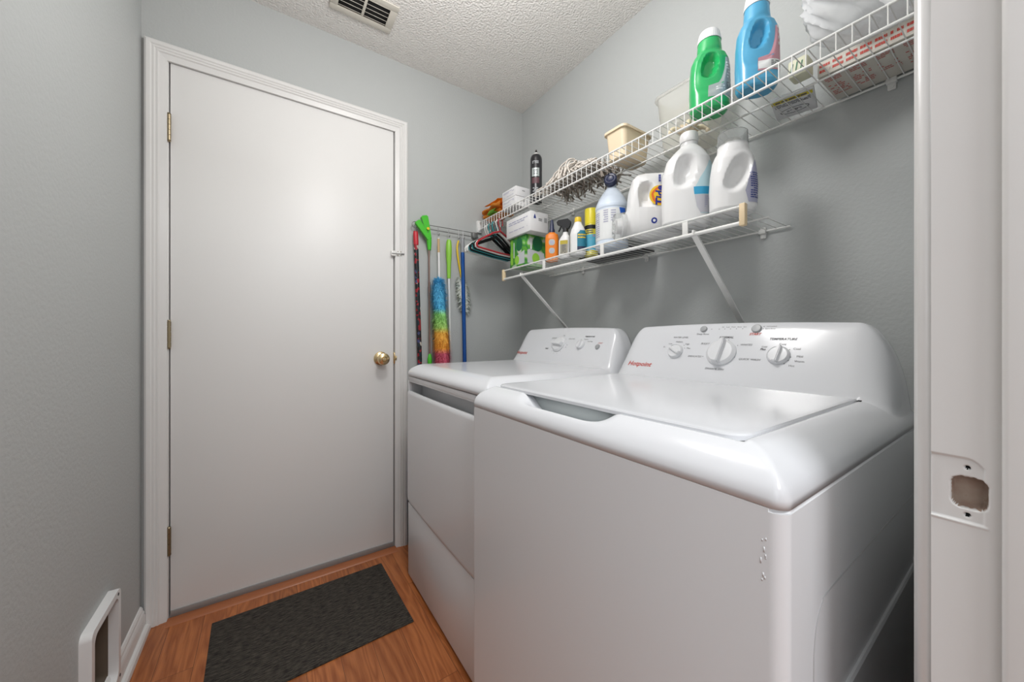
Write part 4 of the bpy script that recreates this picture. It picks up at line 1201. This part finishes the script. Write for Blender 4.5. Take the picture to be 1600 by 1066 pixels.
prlist('warning_lettering', t, M['grey_print'], [(dashes(1, .070, .014, 0, 141, .95), (-.048, 0, -.0012), (0, -1, 0), (-1, 0, 0)), (dashes(3, .078, .020, 0, 140, .95), (-.026, 0, -.0008), (0, -1, 0), (-1, 0, 0)), (dashes(2, .034, .012, 0, 142, .8), (.016, 0, -.0008), (0, -1, 0), (-1, 0, 0))])
bm = bmesh.new(); ring(bm, [(.032*math.cos(a/32*2*PI), .016*math.sin(a/32*2*PI)) for a in range(32)], [(.0305*math.cos(a/32*2*PI), .0147*math.sin(a/32*2*PI)) for a in range(32)], lambda u, v, d: (.016+v, u, d), -.0008, -.0001)
bm_obj('oval_mark', bm, M['grey_print'], t)
t = thing('paper_pouch', (1.095, .345, SU), 'small pale yellow pouch with dark green lettering between blue bottle and carton', 'packet')
M['pale_y'] = mat('pale_yellow_paper', (.66, .66, .50), .6)
bm = bmesh.new(); box(bm, -.022, .022, -.020, .020, 0, .042, .006, 3); bm_obj('pouch_body', bm, M['pale_y'], t)
prlist('lettering', t, mat('pine_print', (.02, .14, .06), .5), [(poly2([(-.014, 0), (-.010, 0), (-.007, .018), (-.011, .018)]), (-.0226, 0, .012), LEFT, ZZ), (poly2([(-.004, 0), (-.001, 0), (.002, .020), (-.001, .020)]), (-.0226, 0, .012), LEFT, ZZ), (poly2([(.006, 0), (.009, 0), (.012, .018), (.009, .018)]), (-.0226, 0, .012), LEFT, ZZ)])

M['bag'] = mat('bag_film', (.93, .94, .95), .30, trans=.45, ior=1.08, bump=(14, .5, .02))
def bag(name, loc, s, label, seed, rz=0, flat=.0):
    bm = bmesh.new(); r = bmesh.ops.create_icosphere(bm, subdivisions=6, radius=1)
    for v in r['verts']:
        c = v.co.copy()
        n_ = abs(noise.noise(c*1.1+Vector((seed, 0, 0))))*.20 + .13*(1-abs(noise.noise(Vector((c.x*1.2+c.z, (c.y-c.z*.8+c.x*.5)*4.5, seed)))))**3 + .035*abs(noise.noise(Vector((c.x*3+c.z*2, (c.y-c.z*.8)*14, seed))))
        k = .86+n_
        c = Vector((c.x*s[0]*k, c.y*s[1]*k, (c.z*k+1)*s[2]))
        if c.z < .004: c.z = .004+noise.noise(c*60)*.002
        v.co = c
    o = bm_obj(name, bm, M['bag'], sharp=80); o.location = loc; o.rotation_euler = (0, 0, rz)
    tag(o, label, 'bag'); return o
bag('plastic_bag', (1.130, .225, SU+.042), (.125, .125, .115), 'puffy crumpled white plastic bag on top of the red printed carton', 4)
o = cloth('plastic_bag_corner', (1.004, .150, UZ+.012), [(.06, .070), (.03, .075), (.005, .060), (-.016, .030), (-.022, .004), (-.024, -.012)], .085, M['bag'], amp=.010, seed=21, thick=.001)
for v in o.data.vertices:
    k = max(0, min(1, (v.co.z+.014)/.075)); v.co.y = v.co.y*(.12+.88*k**.7)+.020*(1-k)
o.name = 'plastic_bag'
tag(o, 'tapering white plastic bag tip hanging over the front lip of the upper shelf', 'bag')

# ---- dark flat pad lying behind the bottles on the lower shelf
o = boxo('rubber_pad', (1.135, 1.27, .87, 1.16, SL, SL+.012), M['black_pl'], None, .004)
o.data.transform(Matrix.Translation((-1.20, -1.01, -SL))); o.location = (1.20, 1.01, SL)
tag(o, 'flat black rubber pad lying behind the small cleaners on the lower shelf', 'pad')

# ------------------------------------------------------------------ clothes hangers on the upper shelf lip
M['h_white'] = mat('hanger_white', (.78, .78, .76), .35); M['h_teal'] = mat('hanger_teal', (.02, .30, .33), .35)
M['h_red'] = mat('hanger_red', (.42, .02, .03), .35); M['h_black'] = mat('hanger_velvet', (.008, .008, .009), .9)
def hanger(y, m, col, label, half=.19, rz=0, r=.0042, drop=.115, tilt=0):
    t = thing('clothes_hanger', (FX, y, UZ-.041), label, 'hanger', 'hangers on the upper shelf lip', rz)
    bm = bmesh.new()
    hook = [(.015, -.030)] + [(.018*math.sin(a), .018*math.cos(a)-.0135) for a in [math.radians(x) for x in (110, 70, 30, 0, -40, -80, -110)]] + [(-.012, -.032), (-.002, -.045), (0, -.062)]
    tube(bm, [(a, 0, b_) for a, b_ in hook], .0026 if col != 'black' else .0022, 8); bm_obj('hook', bm, m if col != 'black' else M['steel'], t)
    bm = bmesh.new()
    a = -.060; w = half
    body = [(0, a), (.05, a-.018), (w*.6, a-.045), (w*.93, a-.078), (w, a-.092), (w*.985, a-.104), (w*.93, a-.108), (0, a-drop), (-w*.93, a-.108), (-w*.985, a-.104), (-w, a-.092), (-w*.93, a-.078), (-w*.6, a-.045), (-.05, a-.018)]
    pts = [(p, tilt*(p/w), q) for p, q in body]
    tube(bm, pts, r, 8, closed=True)
    bm_obj('hanger_frame', bm, m, t)
    if col == 'black':
        bm = bmesh.new(); tube(bm, [(p, tilt*(p/w), q) for p, q in body[1::-1]+body[:-6:-1]] if False else [(x, 0, a-.020-abs(x)*.42) for x in (-.17, -.1, -.04, 0, .04, .1, .17)], .007, 8); bm_obj('shoulder_bar', bm, m, t)
for y, c, rz, dp, lab in ((1.700, 'white', 4, .112, 'white plastic clothes hanger nearest the far wall, on the upper shelf lip'),
                         (1.682, 'white', 5, .112, 'white plastic hanger on the shelf lip, between another white one and teal'),
                         (1.662, 'teal', 6, .112, 'teal plastic clothes hanger on the shelf lip, farther of the two teal'),
                         (1.643, 'black', 3, .112, 'black velvet clothes hanger on the shelf lip, between two teal hangers'),
                         (1.624, 'teal', 5, .112, 'teal plastic clothes hanger on the shelf lip, nearer of the two teal'),
                         (1.604, 'black', 2, .112, 'black velvet clothes hanger on the shelf lip, beside the dark red one'),
                         (1.584, 'white', 2, .112, 'white plastic hanger on the shelf lip, between black and red hangers'),
                         (1.562, 'red', -2, .112, 'dark red plastic clothes hanger nearest the stacked white box')):
    hanger(y, M['h_'+c], c, lab, .168, math.radians(17+rz*.6), .0046 if c != 'black' else .005, dp)

# ------------------------------------------------------------------ utility rack and long-handled tools on the far wall
t = thing('wall_rack', (.79, WA, 1.60), 'grey wire tool rack with small hooks screwed to the far wall', 'rack')
bm = bmesh.new(); loop = [(-.165, .008)]
pts = [(.185, -.024, .010), (-.155, -.024, .010)] + [(-.178+.015*math.cos(a), -.024, .015*math.sin(a)) for a in [math.radians(x) for x in range(40, 330, 25)]] + [(-.155, -.024, -.011), (.185, -.024, -.013)]
tube(bm, pts, .0021, 8); bm_obj('rail', bm, M['steel'], t)
bm = bmesh.new(); box(bm, .150, .180, -.028, 0, -.016, .014, .003); bm_obj('wall_mount', bm, M['steel'], t)
bm = bmesh.new(); box(bm, -.150, -.135, -.026, 0, -.012, .010, .003); bm_obj('wall_mount', bm, M['steel'], t)
HK = (.612, .672, .735, .793, .852, .878)
for hx_ in HK:
    x = hx_-.79; bm = bmesh.new(); tube(bm, smooth_path([(x, -.027, .012), (x, -.0275, -.016), (x, -.030, -.034), (x, -.040, -.040), (x, -.046, -.030)], 4), .0016, 6); bm_obj('hook', bm, M['steel'], t)

M['floral'] = ramp_mat('floral_sleeve', [(0, (.006, .006, .008)), (.45, (.012, .012, .014)), (.60, (.30, .01, .02)), (.82, (.006, .02, .03)), (.90, (.55, .5, .45)), (.95, (.05, .06, .16))], nscale=75, rough=.4, kind='voronoi', constant=True)
YP = WA-.030
def pole(bm, x0, z0, x1, z1, r, y0=YP, y1=YP, n=14): cyl(bm, (x0, y0, z0), (x1, y1, z1), r, n=n)
t = thing('patterned_pole', (.64, YP, .2), 'black floral patterned pole with red grip, leftmost tool beside the door', 'pole')
def P0(x, z): return (x-.64, 0, z-.2)
bm = bmesh.new(); cyl(bm, P0(.616, 1.500), P0(.652, .42), .0115, n=16); bm_obj('sleeve', bm, M['floral'], t)
bm = bmesh.new(); tube(bm, [P0(.6135, 1.565), P0(.614, 1.555), P0(.6165, 1.498)], [.010, .0125, .0125], 16); bm_obj('grip', bm, mat('red_grip', (.50, .015, .03), .4), t)
t.location.z = .2
t = thing('dusting_wand', (.68, YP, 1.2), 'bright green plastic flat duster head on a thin brown metal handle', 'duster')
M['lgreen'] = mat('lime_plastic', (.07, .52, .03), .35)
bm = bmesh.new()
for s, x1, z1, w_ in ((-1, -.058, .412, .015), (1, -.020, .445, .018)):
    b0 = Vector((.004+s*.003, 0, .335)); b1 = Vector((x1, 0, z1)); d = (b1-b0); nrm = Vector((d.z, 0, -d.x)).normalized()
    pl_ = [b0-nrm*.010, b0+nrm*.010, b1+nrm*w_, b1+nrm*w_*.6+d*.06, b1-nrm*w_*.6+d*.06, b1-nrm*w_]
    for side in (1,):
        A = [bm.verts.new(p+Vector((0, -.010+s*.004, 0))) for p in pl_]; B_ = [bm.verts.new(p+Vector((0, .008+s*.004, 0))) for p in pl_]
        bm.faces.new(A); bm.faces.new(B_[::-1])
        for i in range(6): bm.faces.new((A[i], A[(i+1) % 6], B_[(i+1) % 6], B_[i]))
tube(bm, [(.006, 0, .280), (.005, 0, .31), (.003, 0, .345)], [.0085, .012, .014], 14)
bmesh.ops.bevel(bm, geom=[e for e in bm.edges if e.calc_face_angle(0) > .6], offset=.0015, segments=2, affect='EDGES')
bm_obj('duster_head', bm, M['lgreen'], t)
M['bronze'] = mat('bronze_tube', (.30, .20, .17), .3, .7)
bm = bmesh.new(); cyl(bm, (.004, 0, .29), (.009, 0, -.42), .0045); cyl(bm, (.0055, -.001, .115), (.0058, -.001, .06), .0062); bm_obj('handle', bm, M['bronze'], t)
bm = bmesh.new(); lathe(bm, [(.004, 0), (.010, .004), (.012, .03), (.007, .055), (.004, .06)], (.0085, 0, -.31), 18); bm_obj('end_clip', bm, M['lgreen'], t)
tag(t.children[0], 'yellow dot at its joint') if False else None
bm = bmesh.new(); cyl(bm, (-.006, -.016, .385), (-.006, -.0135, .385), .007, n=16); bm_obj('lock_button', bm, M['yellow'], t)


def zmat(name, stops, z0, z1):
    m = bpy.data.materials.new(name); m.use_nodes = True; nt = m.node_tree; b = nt.nodes['Principled BSDF']; b.inputs['Roughness'].default_value = .9
    tc = nt.nodes.new('ShaderNodeTexCoord'); sp = nt.nodes.new('ShaderNodeSeparateXYZ'); mr = nt.nodes.new('ShaderNodeMapRange'); r = nt.nodes.new('ShaderNodeValToRGB')
    mr.inputs[1].default_value = z0; mr.inputs[2].default_value = z1
    nt.links.new(tc.outputs['Object'], sp.inputs[0]); nt.links.new(sp.outputs[2], mr.inputs[0]); nt.links.new(mr.outputs[0], r.inputs[0]); nt.links.new(r.outputs[0], b.inputs['Base Color'])
    e = r.color_ramp.elements; e[0].position, e[0].color = stops[0][0], (*stops[0][1], 1); e[1].position, e[1].color = stops[1][0], (*stops[1][1], 1)
    for p, c in stops[2:]: k = e.new(p); k.color = (*c, 1)
    return m
def fluff(bm, pts, count, length, width, rr, spread=.5):
    """pts: list of (center, radius) ; tiny blades growing outwards"""
    for k in range(count):
        i = rr.uniform(0, len(pts)-1.001); a = int(i); f_ = i-a
        c = Vector(pts[a][0]).lerp(Vector(pts[a+1][0]), f_); R = pts[a][1]*(1-f_)+pts[a+1][1]*f_
        th = rr.uniform(0, 2*PI); d = Vector((math.cos(th), math.sin(th)*.8, rr.uniform(-spread, spread))).normalized()
        s = c+d*R*.82; l = length*rr.uniform(.6, 1.2); tng = d.cross(Vector((0, 0, 1))).normalized()*width
        bend = Vector((rr.uniform(-.3, .3), rr.uniform(-.3, .3), rr.uniform(-.6, .2)))
        v = [bm.verts.new(s-tng), bm.verts.new(s+tng), bm.verts.new(s+d*l*.6+bend*l*.3+tng*.7), bm.verts.new(s+d*l*.6+bend*l*.3-tng*.7), bm.verts.new(s+d*l+bend*l*.8)]
        bm.faces.new((v[0], v[1], v[2], v[3])); bm.faces.new((v[3], v[2], v[4]))
t = thing('feather_duster', (.735, YP-.022, 1.2), 'fluffy rainbow duster striped blue, green, yellow and pink on a white stick', 'duster')
bm = bmesh.new(); cyl(bm, (-.006, .006, .345), (-.003, 0, .06), .0055, n=12); bm_obj('handle', bm, M['white_pl'], t)
bm = bmesh.new(); cyl(bm, (-.0062, .006, .34), (-.0055, .005, .27), .0063, n=12); bm_obj('wood_sleeve', bm, mat('pale_wood', (.55, .38, .2), .5), t)
body = [((-.006, 0, .125), .010), ((-.006, 0, .10), .030), ((-.004, 0, .04), .034), ((0, 0, -.06), .033), ((.006, 0, -.14), .038), ((.012, 0, -.22), .040), ((.016, 0, -.30), .040), ((.018, 0, -.36), .034), ((.018, 0, -.39), .012)]
M['rainbow'] = zmat('rainbow_fluff', [(0, (.70, .12, .20)), (.30, (.70, .14, .22)), (.35, (.92, .42, .06)), (.49, (.95, .56, .10)), (.54, (.55, .82, .24)), (.66, (.42, .84, .32)), (.71, (.12, .54, .80)), (1, (.20, .66, .95))], -.42, .14)
bm = bmesh.new(); tube(bm, [b_[0] for b_ in body], [b_[1]*.85 for b_ in body], 24)
for v in bm.verts: v.co += Vector(noise.noise_vector(v.co*40))*.007
fluff(bm, body, 7000, .024, .0019, random.Random(2), .9)
tag(bm_obj('fluff', bm, M['rainbow'], t, sharp=180), kind='stuff')

t = thing('slim_pole', (.80, YP, 1.2), 'lime green contoured grip on a slim white pole hanging from the rack', 'pole')
bm = bmesh.new(); lathe(bm, [(.003, .350), (.010, .348), (.014, .335), (.016, .30), (.0145, .26), (.011, .22), (.0105, .18), (.0095, .145), (.006, .143)], (-.006, 0, 0), 24); bm_obj('grip', bm, mat('apple_green_grip', (.27, .60, .06), .35), t)
bm = bmesh.new(); cyl(bm, (-.006, 0, .15), (.011, 0, -.75), .0062, n=14); bm_obj('tube', bm, M['white_pl'], t)

t = thing('push_pole', (.882, YP-.004, 1.2), 'blue pole with grey cap, rightmost tool hanging from the rack', 'pole')
bm = bmesh.new(); cyl(bm, (-.0095, 0, .295), (.013, 0, -.80), .0105, n=18); bm_obj('tube', bm, mat('blue_metal', (.012, .09, .36), .25, .3), t)
bm = bmesh.new(); tube(bm, [(-.011, 0, .365), (-.011, 0, .36), (-.0095, 0, .29)], [.009, .0108, .0108], 18); bm_obj('cap', bm, mat('grey_cap', (.28, .29, .31), .4), t)

t = thing('hand_brush', (.872, YP+.012, 1.30), 'pale grey-green tufted dusting brush on a yellow handle behind the blue pole', 'brush')
bm = bmesh.new(); tube(bm, smooth_path([(-.016, 0, .255), (-.024, 0, .22), (-.020, 0, .17), (-.006, .003, .10), (.005, .003, .05)], 5), .0052, 10); bm_obj('handle', bm, M['yellow'], t)
body = [((-.004, 0, .048), .018), ((.006, 0, .01), .034), ((.012, 0, -.04), .040), ((.020, 0, -.09), .030), ((.026, 0, -.125), .012)]
M['tuft'] = ramp_mat('pale_tufts', [(.35, (.45, .54, .50)), (.5, (.78, .80, .76)), (.7, (.62, .66, .52))], nscale=30, rough=.9)
bm = bmesh.new(); tube(bm, [b_[0] for b_ in body], [b_[1]*.70 for b_ in body], 14)
for v in bm.verts: v.co.y *= .35
b2 = bmesh.new(); fluff(b2, [(c, r_*.85) for c, r_ in body], 900, .026, .0052, random.Random(8), .6)
for v in b2.verts: v.co.y = v.co.y*.32
me = bpy.data.meshes.new('tmp'); b2.to_mesh(me); bm.from_mesh(me); b2.free()
tag(bm_obj('tufts', bm, M['tuft'], t, sharp=180), kind='stuff')

# small blue plastic item standing beside the dryer, only its edge shows
o = boxo('dustpan', (-.004, .10, -.012, .012, -.43, .022), mat('blue_plastic', (.02, .13, .36), .35), None, .010, 4)
for v in o.data.vertices:
    if v.co.z > -.02: v.co.x += .0
o.location = (.588, 1.768, .432)
tag(o, 'blue plastic dustpan edge peeking out between the door trim and the dryer', 'dustpan')
